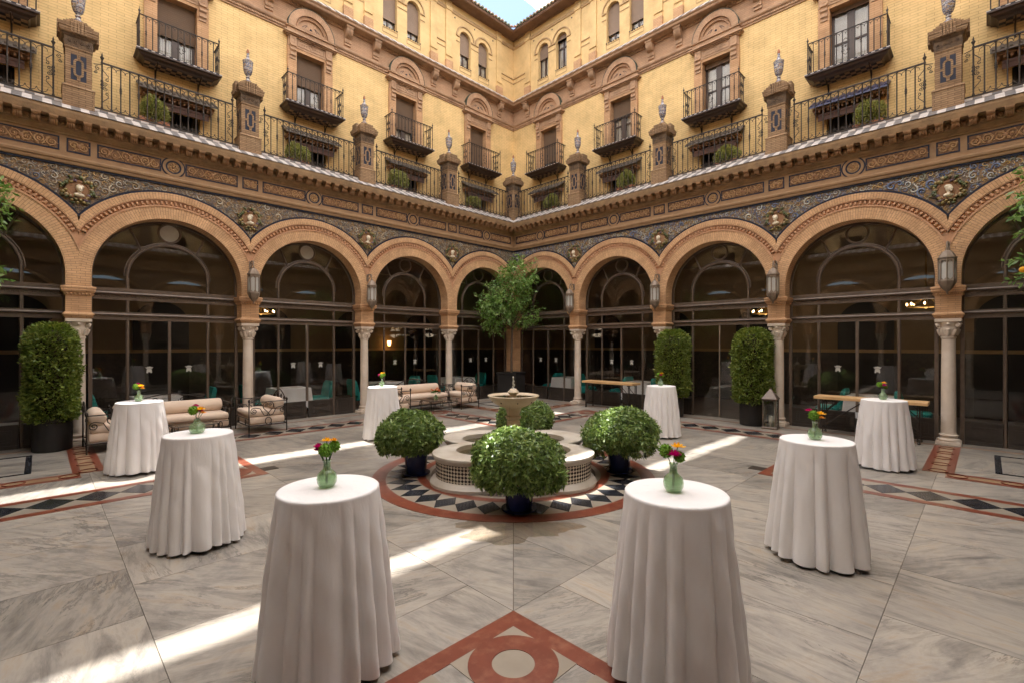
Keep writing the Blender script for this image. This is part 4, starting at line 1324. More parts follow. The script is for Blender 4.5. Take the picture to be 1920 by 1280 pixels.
def half_ring(m, r0, r1, o0, o1, zc, n=28):
    for i in range(n):
        a, b = PI * i / n, PI * (i + 1) / n
        P = lambda r, th, o: (r * math.cos(th), o, zc + r * math.sin(th))
        m.quad(P(r0, a, o1), P(r1, a, o1), P(r1, b, o1), P(r0, b, o1), [(r0, a * .6), (r1, a * .6), (r1, b * .6), (r0, b * .6)])
        m.quad(P(r1, a, o0), P(r1, b, o0), P(r1, b, o1), P(r1, a, o1))
        m.quad(P(r0, a, o0), P(r0, a, o1), P(r0, b, o1), P(r0, b, o0))
LZ = 10.73
def lun(m):
    half_ring(m, 0.46, 0.64, -0.03, 0.16, LZ)
    half_ring(m, 0.38, 0.46, -0.03, 0.11, LZ)
    half_ring(m, 0.0, 0.38, -0.03, 0.06, LZ)
LUNETTE = small(lun, 'lunette', 'rose_brick')
def lund(m):
    for i in range(30):
        a = PI * (i + .5) / 30
        m.ball((0.42 * math.cos(a), 0.115, LZ + 0.42 * math.sin(a)), 0.014, 0.014, 0.014, 5, 4)
LUN_BEAD = small(lund, 'bead_moulding', 'egg_terracotta', smooth=60, uv=False)
def lune(m):
    m.ball((0, 0.065, LZ + 0.14), 0.035, 0.03, 0.035, 8, 6)
    for sx in (-1, 1):
        p = [(sx * (0.1 + 0.2 * u), 0.063, LZ + 0.05 + 0.17 * math.sin(PI * (0.5 + 0.5 * u))) for u in [i / 8 for i in range(9)]]
        m.tube(p, 0.007, 4)
        m.tube([(sx * 0.1, 0.063, LZ + 0.22), (sx * 0.17, 0.063, LZ + 0.13), (sx * 0.10, 0.063, LZ + 0.06)], 0.007, 4)
    m.tube([(-0.31, 0.063, LZ + 0.05), (0.31, 0.063, LZ + 0.05)], 0.006, 4)
LUN_TILE = small(lune, 'tile_inlay', 'blue_tile', smooth=60, uv=False)
def lunc(m):
    n = 24
    for i in range(n):
        a, b = PI * i / n, PI * (i + 1) / n
        P = lambda r, th, o: (r * math.cos(th), o, LZ + r * math.sin(th))
        m.quad(P(0.642, a, -0.03), P(0.642, b, -0.03), P(0.642, b, 0.168), P(0.642, a, 0.168))
        m.quad(P(0.655, a, -0.03), P(0.655, a, 0.168), P(0.655, b, 0.168), P(0.655, b, -0.03))
        m.quad(P(0.642, a, 0.168), P(0.642, b, 0.168), P(0.655, b, 0.168), P(0.655, a, 0.168))
LUN_CAP = small(lunc, 'copper_cap', 'copper_green', smooth=40)
def ubrk(m):
    p = [(0.01, 10.93), (0.05, 10.94), (0.05, 11.0), (0.075, 11.01), (0.075, 11.12), (0.10, 11.14), (0.15, 11.17), (0.20, 11.24), (0.215, 11.30), (0.215, 11.37), (0.24, 11.38), (0.24, 11.43), (0.01, 11.43)]
    m.extr(p, lambda o, z: (-0.10, o, z), lambda o, z: (0.10, o, z))
    for k in (-0.066, -0.022, 0.022, 0.066):
        m.tube([(k, 0.10, 11.15), (k, 0.155, 11.175), (k, 0.205, 11.24), (k, 0.222, 11.30), (k, 0.222, 11.37)], 0.017, 6)
    m.box(-0.12, 0.12, 0.0, 0.25, 11.40, 11.44)
    for x0, x1, z0, z1 in ((-0.05, 0.05, 11.09, 11.1), (-0.05, 0.05, 11.03, 11.04), (-0.05, -0.04, 11.04, 11.09), (0.04, 0.05, 11.04, 11.09)):
        m.box(x0, x1, 0.07, 0.085, z0, z1)
UBRK = small(ubrk, 'scroll_bracket', 'rose_terracotta', smooth=30)

# french doors (origin on the door axis at the wall face)
def dframe(m):
    o0, o1 = -0.21, -0.17
    m.box(-DHW, -DHW + 0.06, o0, o1, DZ0, DZ1); m.box(DHW - 0.06, DHW, o0, o1, DZ0, DZ1)
    m.box(-DHW + .06, DHW - .06, o0, o1, DZ1 - 0.06, DZ1)
    m.box(-0.075, 0.075, o0, o1 + .01, DZ0, DZ1 - .06)
    for sg in (-1, 1):
        a, b = sorted((sg * 0.075, sg * (DHW - .06)))
        m.box(a, b, o0, o1, DZ0, DZ0 + 0.22)
        m.box(a, b, o0, o1, DZ0 + 0.78, DZ0 + 0.82)
        m.box(a + .03, b - .03, o0, o1 + .012, DZ0 + .05, DZ0 + .17)
DFRAME = small(dframe, 'french_door', 'door_wood')
DPANE = small(lambda m: [m.box(x0, x1, -0.196, -0.19, z0, z1) for x0, x1 in ((-DHW + .06, -.075), (.075, DHW - .06)) for z0, z1 in ((DZ0 + .22, DZ0 + .78), (DZ0 + .82, DZ1 - .06))], 'pane', 'window_glass')
def curtain(m):
    for x0, x1 in ((-DHW + .05, -.06), (.06, DHW - .05)):
        n = 14
        for i in range(n):
            a, b = x0 + (x1 - x0) * i / n, x0 + (x1 - x0) * (i + 1) / n
            m.quad((a, -0.225 + (.012 if i % 2 else 0), DZ0), (b, -0.225 + (0 if i % 2 else .012), DZ0), (b, -0.225 + (0 if i % 2 else .012), DZ1), (a, -0.225 + (.012 if i % 2 else 0), DZ1))
CURT = small(curtain, 'curtain', 'curtain')
def shutter_mesh(drop):
    z0 = DZ1 - drop
    m = MB().box(-DHW + 0.012, DHW - 0.012, -0.155, -0.125, z0, DZ1 - 0.005)
    m.box(-DHW + .012, DHW - .012, -0.16, -0.12, z0 - 0.03, z0 - .001)
    return m.mesh('roller_shutter', 'shutter')

# balcony (origin on the axis at the wall face, z = slab top)
def bslab(m):
    prof = [(0.0, -0.17), (0.33, -0.17), (0.36, -0.13), (0.43, -0.10), (0.45, -0.06), (0.495, -0.04), (0.495, -0.008), (0.0, -0.008)]
    w = 0.82
    rings = []
    for o, z in prof[1:-1]:
        e = w - (0.495 - o)
        rings.append([(-e, 0.002, z), (-e, o, z), (e, o, z), (e, 0.002, z)])
    m.loft(rings, True)
BSLAB = small(bslab, 'balcony', 'door_wood')
B_EDGE = [small(lambda m: m.box(-0.032, 0.032, 0.475, 0.5, -0.008, 0.0075), 'edge_tile', c) for c in ('white_tile', 'blue_tile')]
B_UNDER = [small(lambda m: m.box(-0.047, 0.047, -0.047, 0.047, -0.178, -0.171), 'soffit_tile', c) for c in ('tan_marble', 'blue_tile')]
BH_ = 0.75
def bbar(m, knop):
    p = [(0.0105, 0), (0.0105, BH_ * .42)]
    if knop: p += [(0.02, BH_ * .47), (0.012, BH_ * .5), (0.02, BH_ * .53)]
    p += [(0.0105, BH_ * .58), (0.0105, BH_)]
    m.lathe(p, 6)
    for sx in (-1, 1):
        m.tube([(sx * 0.062, 0, BH_ - .09), (sx * 0.05, 0, BH_ - .05), (sx * 0.02, 0, BH_ - .035), (sx * 0.012, 0, BH_ - .015)], 0.006, 4)
BBAR = [small(lambda m: bbar(m, False), 'baluster', 'iron', smooth=60), small(lambda m: bbar(m, True), 'baluster', 'iron', smooth=60)]
BPOST = small(lambda m: m.lathe([(0.011, 0), (0.011, 0.3), (0.02, 0.36), (0.011, 0.4), (0.011, BH_), (0.018, BH_ + .01), (0.009, BH_ + .03), (0.026, BH_ + .075), (0.009, BH_ + .095), (0.004, BH_ + .15)], 8), 'corner_post', 'iron', smooth=60)
def bscr(m):
    for sx in (-1, 1):
        m.tube(spiral(sx * 0.045, 0.46, 0.04, 1.4, -PI / 2, sx, 0, 10), 0.0065, 4)
        m.tube(spiral(sx * 0.045, 0.29, 0.04, 1.4, PI / 2, -sx, 0, 10), 0.0065, 4)
        m.tube([(0, 0, 0.56), (sx * .05, 0, 0.52), (sx * .085, 0, 0.47)], 0.0065, 4)
        m.tube([(0, 0, 0.18), (sx * .05, 0, 0.23), (sx * .085, 0, 0.28)], 0.0065, 4)
    m.ball((0, 0, 0.375), 0.02, 0.012, 0.02, 6, 4)
BSCR = small(bscr, 'scroll', 'iron', smooth=60)
def brail(m):
    for z, h in ((0.03, 0.008), (BH_, 0.012)):
        m.box(-0.77, 0.77, 0.455 - h, 0.455 + h, z - h * .7, z + h * .7)
        for sg in (-1, 1):
            m.box(sg * 0.762 - h, sg * 0.762 + h, 0.0, 0.455 - h, z - h * .7, z + h * .7)
BRAIL = small(brail, 'rail', 'iron')
def bbrk(m):
    m.tube([(0, 0.40, -0.15), (0, 0.30, -0.175), (0, 0.10, -0.26), (0, 0.03, -0.37), (0, 0.012, -0.44)], 0.013, 5)
    m.box(-0.014, 0.014, 0.0, 0.022, -0.46, -0.17)
    m.tube([(x, o, z) for o, x, z in [(q[0], 0, q[2]) for q in spiral(0.055, -0.42, 0.05, 1.3, PI / 2, 1, 0, 12)]], 0.010, 5)
BBRK = small(bbrk, 'bracket', 'iron', smooth=50)

# tiled hood with rolled awning and barred window at terrace level
def hood(m):
    m.extr([(0.0, 7.93), (0.0, 7.97), (0.37, 7.735), (0.37, 7.70)], lambda o, z: (-0.77, o, z), lambda o, z: (0.77, o, z))
    for k in range(13):
        t = -0.72 + k * 0.12
        m.tube([(t, 0.0, 7.965), (t, 0.37, 7.735)], 0.035, 6)
HOOD = {c: small(hood, 'window_hood', c) for c in ('hood_tile', 'hood_tile_blue')}
def hoodb(m):
    m.box(-0.70, 0.70, 0.0, 0.30, 7.655, 7.70)
    for k in range(15):
        t = -0.66 + k * 0.094
        m.box(t - 0.018, t + 0.018, 0.0, 0.27, 7.60, 7.655)
HOODB = small(hoodb, 'eaves_board', 'terracotta')
AWN = small(lambda m: (m.tube([(-0.6, 0.17, 7.53), (0.6, 0.17, 7.53)], 0.055, 10), m.box(-0.6, 0.6, 0.20, 0.212, 7.40, 7.53)), 'rolled_awning', 'awning_brown', smooth=40)
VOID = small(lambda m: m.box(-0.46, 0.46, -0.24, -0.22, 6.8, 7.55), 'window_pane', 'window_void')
def grille(m):
    for k in range(9): m.box(-0.42 + k * 0.105 - .006, -0.42 + k * 0.105 + .006, -0.02, -0.008, 6.8, 7.5)
    for z in (6.95, 7.2): m.box(-0.46, 0.46, -0.022, -0.006, z - .008, z + .008)
GRILLE = small(grille, 'grille', 'iron')

# paired arched windows
def awin(m, drop):
    pass
def arch_poly(hw, z0, zs, n=14):
    return [(-hw, z0), (hw, z0)] + [(hw * math.cos(PI * i / n), zs + hw * math.sin(PI * i / n)) for i in range(n + 1)]
def ashutter(drop):
    """roller shutter closed from the crown down by 'drop'"""
    zb = 13.26 + AW - drop
    pts = [p for p in arch_poly(AW - .004, 12.2, 13.26)[2:]]
    pts = [(-(AW - .004), zb), (AW - .004, zb)] + pts
    return MB().extr(pts, lambda x, z: (x, -0.125, z), lambda x, z: (x, -0.105, z)).mesh('roller_shutter', 'shutter')
def aframe(m):
    for x0, x1 in ((-AW, -AW + .04), (AW - .04, AW), (-0.03, 0.03)):
        m.box(x0, x1, -0.185, -0.15, 12.2, 13.30)
    m.box(-AW + .04, AW - .04, -0.185, -0.15, 12.2, 12.27)
    m.box(-AW + .04, AW - .04, -0.183, -0.148, 13.0, 13.05)
    half_ring(m, AW - .04, AW, -0.185, -0.15, 13.26, 12)
AFRAME = small(aframe, 'arched_window', 'door_wood')
APANE = small(lambda m: m.extr(arch_poly(AW - .01, 12.22, 13.26), lambda x, z: (x, -0.172, z), lambda x, z: (x, -0.166, z)), 'pane', 'window_glass')
ACURT = small(lambda m: m.extr(arch_poly(AW - .005, 12.2, 13.26), lambda x, z: (x, -0.2, z), lambda x, z: (x, -0.195, z)), 'curtain', 'curtain')
ASH = {d: ashutter(d) for d in (1.02, 0.82, 0.55, 0.2)}
def archiv(m):
    half_ring(m, 0.385, 0.43, -0.02, 0.035, 13.26, 24)
    for sg in (-1, 1):
        a, b = sorted((sg * 0.265, sg * 0.44))
        m.box(a, b, -.02, 0.035, 13.215, 13.258)
        m.box(a, b, -.02, 0.02, 13.02, 13.04)
ARCHIV = small(archiv, 'archivolt', 'moulding_tan')
def sillp(m):
    for x0, x1, z0, z1 in ((-0.27, 0.27, 12.13, 12.142), (-0.27, 0.27, 11.985, 11.997), (-0.27, -0.258, 11.997, 12.13), (0.258, 0.27, 11.997, 12.13)):
        m.box(x0, x1, -.01, 0.012, z0, z1)
SILLP = small(sillp, 'apron_panel', 'moulding_tan')
def sillt(m):
    for k in range(6):
        m.box(-0.27 + k * 0.093, -0.27 + k * 0.093 + 0.045, -0.02, 0.03, 12.182, 12.198)
SILLT = small(sillt, 'sill_tiles', 'blue_tile')
def pilas(m):
    m.box(-0.13, 0.13, -0.02, 0.045, 11.85, 14.27)
    m.box(-0.135, 0.135, -0.02, 0.075, 13.93, 14.04)
    m.box(-0.14, 0.14, -0.02, 0.075, 12.28, 12.31)
PILAS = small(pilas, 'pilaster', 'yellow_brick_upper')
PBLOCK = small(lambda m: m.box(-0.15, 0.15, -0.02, 0.09, 11.8, 12.12), 'pilaster_base', 'jamb_brick')
def pstar(m):
    for x0, x1, z0, z1 in ((-0.08, 0.08, 14.22, 14.232), (-0.08, 0.08, 14.075, 14.087), (-0.08, -0.068, 14.087, 14.22), (0.068, 0.08, 14.087, 14.22)):
        m.box(x0, x1, 0.04, 0.05, z0, z1)
    for a in range(4):
        m.ball((0.033 * math.cos(a * PI / 2 + .78), 0.046, 14.153 + 0.033 * math.sin(a * PI / 2 + .78)), 0.014, 0.008, 0.014, 6, 4)
PSTAR = small(pstar, 'star_tile', 'moulding_tan')
def impl(m, w=0.40):
    m.box(-w, w, -0.02, 0.03, 12.73, 12.76); m.box(-w, w, -0.02, 0.018, 12.55, 12.568)
IMPL = small(impl, 'string_moulding', 'moulding_tan')
DOTS = small(lambda m: [m.ball((x, 0.0, z), 0.028, 0.018, 0.028, 8, 5) for x, z in ((-0.93, 13.82), (0.0, 13.82), (0.93, 13.82))], 'blue_stud', 'blue_tile', smooth=60)

def build_upper(root, right):
    put('wall', W_MID, root); put('upper_wall', W_TOP, root)
    for me, nm in ((U_STRING, 'string_course'), (U_FRIEZE, 'brick_frieze'), (U_CORN, 'cornice'), (U_STR2, 'string_course'), (U_EAVE, 'eave'), (U_ROOF, 'roof_deck')):
        put(nm, me, root)
    put('dentils', U_DENT, root, kind='stuff'); put('roof_tiles', U_TILES, root, kind='stuff')
    t = -0.22; k = 0
    while t < 9.6:
        put('cornice_tile', UT[k % 2], root, (t, 0, 0)); t += 0.1335; k += 1
    for b in range(5):
        tc = TB[b]
        d = put('door_surround', JAMB, root, (tc, OW, 0))
        if tc < 12:
            l = put('lunette', LUNETTE, root, (tc, OW, 0))
            put('bead_moulding', LUN_BEAD, l); put('tile_inlay', LUN_TILE, l); put('copper_cap', LUN_CAP, l)
            put('lintel', LINTEL, d)
            for sg in (-1, 1): put('corbel', CORBEL, d, (sg * 0.5, 0, 0))
            for sg in (-1, 1): put('scroll_bracket', UBRK, root, (tc + sg * 1.1, OW, 0))
        f = put('french_door', DFRAME, root, (tc, OW, 0))
        put('pane', DPANE, f); put('curtain', CURT, f)
        drop = ([1.2, 0.55, 0.12, 0.08, 0.1] if right else [1.45, 1.0, 0.80, 0.83, 0.5])[b]
        put('roller_shutter', shutter_mesh(drop), f)
        bal = put('balcony', BSLAB, root, (tc, OW, DZ0))
        put('rail', BRAIL, bal)
        for i in range(1, 13):
            put('baluster', BBAR[i % 3 == 0], bal, (-0.762 + 1.524 * i / 13, 0.455, 0))
        for sg in (-1, 1):
            put('corner_post', BPOST, bal, (sg * 0.762, 0.455, 0))
            for i in range(1, 4):
                put('baluster', BBAR[0], bal, (sg * 0.762, 0.455 * i / 4, 0), R(90))
            put('scroll', BSCR, bal, (sg * 0.762, 0.23, 0), R(90))
            put('bracket', BBRK, bal, (sg * 0.42, 0, 0))
        put('scroll', BSCR, bal, (0, 0.455, 0))
        for i in range(25):
            put('edge_tile', B_EDGE[i % 2], bal, (-0.79 + 0.0655 * i, 0, 0))
        for i in range(13):
            for j in range(3):
                put('soffit_tile', B_UNDER[(i + j) % 2], bal, (-0.6 + i * 0.1, 0.06 + j * 0.1, 0))
        w = put('window_hood', HOOD['hood_tile_blue' if (right and b == 3) else 'hood_tile'], root, (tc, OW, 0))
        put('eaves_board', HOODB, w); put('rolled_awning', AWN, w)
        g = put('window_pane', VOID, root, (tc, OW, 0)); put('grille', GRILLE, g)
    for b in range(4):
        tp = TP[b]
        if tp > 8: continue
        for j, sg in enumerate((-1, 1)):
            a = put('arched_window', AFRAME, root, (tp + sg * 0.445, OU, 0))
            put('pane', APANE, a); put('curtain', ACURT, a); put('sill_tiles', SILLT, a)
            dr = ([(0.55, 0.2), (1.02, 1.02), (1.02, 1.02)] if right else [(0.82, 0.82), (1.02, 1.02), (1.02, 1.02)])[b]
            put('roller_shutter', ASH[dr[j]], a)
            put('archivolt', ARCHIV, root, (tp + sg * 0.445, OU, 0))
            put('apron_panel', SILLP, root, (tp + sg * 0.445, OU, 0))
        put('blue_stud', DOTS, root, (tp, OU, 0))
        for sg in (-1, 1):
            p = put('pilaster', PILAS, root, (tp + sg * 1.23, OU, 0))
            put('pilaster_base', PBLOCK, p); put('star_tile', PSTAR, p)
        put('string_moulding', IMPL, root, (tp + 1.56 + 0.05, OU, 0))
    m = MB()
    for z0, z1, e in ((12.73, 12.76, 0.03), (12.55, 12.568, 0.018)):
        m.extr([(OU - .02, z0), (OU + e, z0), (OU + e, z1), (OU - .02, z1)], lambda o, z: (o, o, z), lambda o, z: (0.01, o, z))
    put('string_moulding', m.mesh('string_moulding', 'moulding_tan'), root)

up_l = wing('upper_facade', 'yellow brick upper storeys with balconies on the left, most shutters half down', 'facade', False)
up_r = wing('upper_facade', 'yellow brick upper storeys with balconies on the right, one arched window mirroring blue sky', 'facade', True)
build_upper(up_l, False)
build_upper(up_r, True)
for rt in (False, True):
    w_ = wing('rear_upper_wall', None, None, rt, True, 'structure')
    for me, nm in ((W_MID, 'wall'), (W_TOP, 'upper_wall'), (U_CORN, 'cornice'), (U_FRIEZE, 'brick_frieze'), (U_EAVE, 'eave'), (U_ROOF, 'roof_deck')):
        put(nm, me, w_)
    for t in TB:
        put('french_door', DFRAME, w_, (t, OW, 0)); put('curtain', CURT, w_, (t, OW, 0)); put('door_surround', JAMB, w_, (t, OW, 0))
        put('window_pane', VOID, w_, (t, OW, 0))
    for tt in TP:
        for sg in (-1, 1): put('arched_window', AFRAME, w_, (tt + sg * .445, OU, 0)); put('curtain', ACURT, w_, (tt + sg * .445, OU, 0))
    for n in range(1, 5):
        for k in ('base_block', 'shaft', 'cap'): put('pedestal', PED[k], w_, (BAY * n, 0, 0))
# ------------------------------------------------------------------ glazed screens in the arches
GO = -0.27                                          # glazing line
GW = RI + 0.03
def twist(m, x, z0, z1, r=0.032, pitch=0.09):
    n = int((z1 - z0) / 0.018); rings = []
    for i in range(n + 1):
        z = z0 + (z1 - z0) * i / n; a = 2 * PI * z / pitch
        ca, sa = math.cos(a), math.sin(a)
        rings.append([(x + r * (1 + .22 * math.cos(2 * (2 * PI * j / 6 - a))) * math.cos(2 * PI * j / 6), r * (1 + .22 * math.cos(2 * (2 * PI * j / 6 - a))) * math.sin(2 * PI * j / 6), z) for j in range(6)])
    m.loft(rings, True)
G_POST = small(lambda m: twist(m, 0, 0.0, 3.49), 'twisted_post', 'bronze_frame', smooth=50, uv=False)
def g_frame(m):
    P = lambda r, th, o: (r * math.cos(th), o, ZC + r * math.sin(th))
    n = 36
    for i in range(n):
        a, b = PI * i / n, PI * (i + 1) / n
        for r0, r1 in ((RI - 0.035, GW),):
            m.quad(P(r0, a, .03), P(r1, a, .03), P(r1, b, .03), P(r0, b, .03))
            m.quad(P(r0, a, -.03), P(r0, a, .03), P(r0, b, .03), P(r0, b, -.03))
    for sg in (-1, 1):
        a, b = sorted((sg * (RI - 0.035), sg * GW))
        m.box(a, b, -.03, .03, 0, ZC)
G_FRAME = small(g_frame, 'frame', 'bronze_frame')
def g_tran(m):
    w = RI - 0.036
    m.box(-w, w, -0.035, 0.06, 3.12, 3.15); m.box(-w, w, -0.035, 0.045, 3.15, 3.20)
    m.tube([(-w, 0.06, 3.09), (w, 0.06, 3.09)], 0.028, 8)
    m.box(-w, w, -0.03, 0.03, 2.95, 3.07)
    for k in range(42):
        x = -w + 0.03 + k * (2 * w - .06) / 41
        m.ball((x, 0.034, 3.02), 0.014, 0.012, 0.016, 5, 4)
G_TRAN = small(g_tran, 'upper_transom', 'bronze_frame', smooth=40)
def g_tran2(m):
    w = RI - 0.036
    m.box(-w, w, -0.03, 0.035, 2.66, 2.69); m.tube([(-w, 0.04, 2.635), (w, 0.04, 2.635)], 0.026, 8)
    m.box(-w, w, -0.03, 0.025, 2.52, 2.61)
G_TRAN2 = small(g_tran2, 'lower_transom', 'bronze_frame', smooth=40)
def g_inner(m):
    pts = [(0.75 * math.cos(PI * i / 30), 0, 3.49 + 0.75 * math.sin(PI * i / 30)) for i in range(31)]
    m.tube(pts, 0.034, 8)
    pts = [(0.80 * math.cos(PI * i / 30), -.01, 3.49 + 0.80 * math.sin(PI * i / 30)) for i in range(31)]
    m.tube(pts, 0.018, 6)
    for sg in (-1, 1):
        c, s = math.cos(R(48)), math.sin(R(48))
        q = [(sg * .75 * c, 0, 3.49 + .75 * s), (sg * 1.03 * c, 0, 3.44 + 1.30 * s * 1.0)]
        m.tube([q[0], (sg * 1.335 * math.cos(R(58)), 0, ZC + 1.335 * math.sin(R(58)))], 0.022, 6)
G_INNER = small(g_inner, 'inner_arch', 'bronze_frame', smooth=50, uv=False)
G_OCUL = small(lambda m: m.tube([(0.205 * math.cos(2 * PI * i / 32), 0, 4.52 + 0.205 * math.sin(2 * PI * i / 32)) for i in range(32)], 0.026, 8, True), 'oculus_frame', 'bronze_frame', smooth=60, uv=False)
G_ODISC = small(lambda m: m.extr([(0.2 * math.cos(2 * PI * i / 28), 4.52 + 0.2 * math.sin(2 * PI * i / 28)) for i in range(28)], lambda x, z: (x, -0.004, z), lambda x, z: (x, 0.004, z)), 'oculus_pane', 'frosted')
G_MULL = small(lambda m: m.box(-0.028, 0.028, -0.025, 0.025, 0.46, 2.52), 'mullion', 'bronze_frame')
def g_pan(w):
    def f(m):
        m.box(-w, w, -0.03, 0.03, 0.0, 0.46)
        m.box(-w, w, 0.03, 0.05, 0.0, 0.07); m.box(-w, w, 0.03, 0.045, 0.42, 0.46)
        iw = w - 0.09
        for x0, x1, z0, z1 in ((-iw, iw, 0.345, 0.36), (-iw, iw, 0.12, 0.135), (-iw, -iw + .015, 0.135, 0.345), (iw - .015, iw, 0.135, 0.345)):
            m.box(x0, x1, 0.03, 0.042, z0, z1)
        jw = iw - 0.06
        for x0, x1, z0, z1 in ((-jw, jw, 0.305, 0.315), (-jw, jw, 0.165, 0.175), (-jw, -jw + .012, 0.175, 0.305), (jw - .012, jw, 0.175, 0.305)):
            m.box(x0, x1, 0.03, 0.040, z0, z1)
    return f
G_PAN_C = small(g_pan(0.335), 'base_panel', 'dark_panel')
G_PAN_S = small(g_pan(0.27), 'base_panel', 'dark_panel')
def pane(x0, x1, z0, z1):
    return MB().box(x0, x1, -0.003, 0.003, z0, z1).mesh('pane', 'window_glass')
PN = [pane(-1.32, -0.78, 0.46, 2.52), pane(-0.72, -0.028, 0.46, 2.52), pane(0.028, 0.72, 0.46, 2.52), pane(0.78, 1.32, 0.46, 2.52),
      pane(-1.32, -0.78, 2.69, 2.95), pane(-0.72, 0.72, 2.69, 2.95), pane(0.78, 1.32, 2.69, 2.95)]
PN_ARCH = MB().extr([(-(RI - .03), 3.2), (RI - .03, 3.2)] + [((RI - .03) * math.cos(PI * i / 30), ZC + (RI - .03) * math.sin(PI * i / 30)) for i in range(31)], lambda x, z: (x, -0.012, z), lambda x, z: (x, -0.006, z)).mesh('arched_pane', 'window_glass')
PN_DOOR = [pane(-0.72, -0.012, 0.02, 2.52), pane(0.012, 0.72, 0.02, 2.52)]
def crest(m):
    sh = [(-0.042, 0.0), (-0.052, -0.075), (-0.03, -0.085), (-0.018, -0.06), (0.018, -0.06), (0.03, -0.085), (0.052, -0.075), (0.042, 0.0), (0.03, 0.012), (-0.03, 0.012)]
    m.extr(sh, lambda x, z: (x, 0.0, z), lambda x, z: (x, 0.003, z))
    cr = [(-0.05, 0.02), (0.05, 0.02), (0.075, 0.05), (0.04, 0.045), (0.03, 0.065), (0.012, 0.048), (0.0, 0.075), (-0.012, 0.048), (-0.03, 0.065), (-0.04, 0.045), (-0.075, 0.05)]
    m.extr(cr, lambda x, z: (x, 0.0, z), lambda x, z: (x, 0.003, z))
HANDLE = small(crest, 'emblem', 'frosted')
PLACE = ['next to the corner tree', 'second from the corner tree', 'third from the corner tree', 'fourth from the corner tree', 'cut off by the picture edge']
def screen(right, b):
    door = right and b == 2
    lab = 'bronze glazed arch screen, %s, %s arcade' % (PLACE[b], 'right' if right else 'left')
    if door: lab = 'glazed arch with full height glass doors between two tall clipped topiaries'
    o = thing('glazed_screen', lab, 'glazed screen', group='glazed screens in the arcade')
    tc = BAY * (b + .5)
    if right:
        o.scale = (1, -1, 1); o.rotation_euler = (0, 0, R(90)); o.location = (GO, tc, 0)
    else: o.location = (tc, GO, 0)
    put('frame', G_FRAME, o); put('upper_transom', G_TRAN, o); put('lower_transom', G_TRAN2, o); put('inner_arch', G_INNER, o)
    oc = put('oculus_frame', G_OCUL, o)
    if not right and b in (2, 3): put('oculus_pane', G_ODISC, oc)
    for sg in (-1, 1): put('twisted_post', G_POST, o, (sg * 0.75, 0, 0))
    put('arched_pane', PN_ARCH, o)
    for i, p in enumerate(PN):
        if door and i in (1, 2): continue
        put('pane', p, o)
    for sg in (-1, 1): put('base_panel', G_PAN_S, o, (sg * 1.05, 0, 0))
    if door:
        for p in PN_DOOR: put('door_pane', p, o)
        put('door_edge', MB().box(-0.012, 0.012, -0.012, 0.012, 0.02, 2.52).mesh('door_edge', 'lantern_metal'), o)
    else:
        put('mullion', G_MULL, o)
        for sg in (-1, 1):
            put('base_panel', G_PAN_C, o, (sg * 0.375, 0, 0))
            put('emblem', HANDLE, o, (sg * 0.37, 0.004, 1.45))
for rt in (False, True):
    for b in range(5): screen(rt, b)

# ------------------------------------------------------------------ the gallery rooms behind the glass
def box3(x0, x1, y0, y1, z0, z1, name, mat):
    return struct(name, MB().box(x0, x1, y0, y1, z0, z1).mesh(name, mat))
GD = -5.0
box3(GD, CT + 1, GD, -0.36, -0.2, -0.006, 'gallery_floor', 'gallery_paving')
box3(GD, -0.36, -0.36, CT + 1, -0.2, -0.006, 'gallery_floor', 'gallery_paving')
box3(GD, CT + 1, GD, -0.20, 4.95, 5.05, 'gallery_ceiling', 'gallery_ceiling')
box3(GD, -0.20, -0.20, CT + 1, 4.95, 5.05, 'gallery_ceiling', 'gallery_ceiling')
def back_wall(sw):
    def T(x, y): return (y, x) if sw else (x, y)
    def bb(a0, a1, b0, b1, z0, z1, nm, mt, par=None):
        p, q = T(a0, b0), T(a1, b1)
        x0, x1 = sorted((p[0], q[0])); y0, y1 = sorted((p[1], q[1]))
        return struct(nm, MB().box(x0, x1, y0, y1, z0, z1).mesh(nm, mt), par)
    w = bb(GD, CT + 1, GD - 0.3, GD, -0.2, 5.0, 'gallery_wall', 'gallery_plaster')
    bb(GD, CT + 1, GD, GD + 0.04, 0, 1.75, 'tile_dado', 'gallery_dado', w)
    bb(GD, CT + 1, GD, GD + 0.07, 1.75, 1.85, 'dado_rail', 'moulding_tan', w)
    for k in range(5):                               # doorways and dark arches in the back wall
        c = 1.0 + 3.1 * k
        n = 20
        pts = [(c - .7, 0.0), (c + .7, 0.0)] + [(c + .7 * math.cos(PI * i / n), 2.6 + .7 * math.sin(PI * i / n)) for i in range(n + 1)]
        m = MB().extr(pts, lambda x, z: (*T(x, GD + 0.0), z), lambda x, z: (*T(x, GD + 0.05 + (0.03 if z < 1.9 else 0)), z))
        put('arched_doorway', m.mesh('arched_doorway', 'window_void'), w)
    # end wall out of frame that keeps the gallery dark
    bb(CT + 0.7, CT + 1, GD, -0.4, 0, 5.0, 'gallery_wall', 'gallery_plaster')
back_wall(0); back_wall(1)

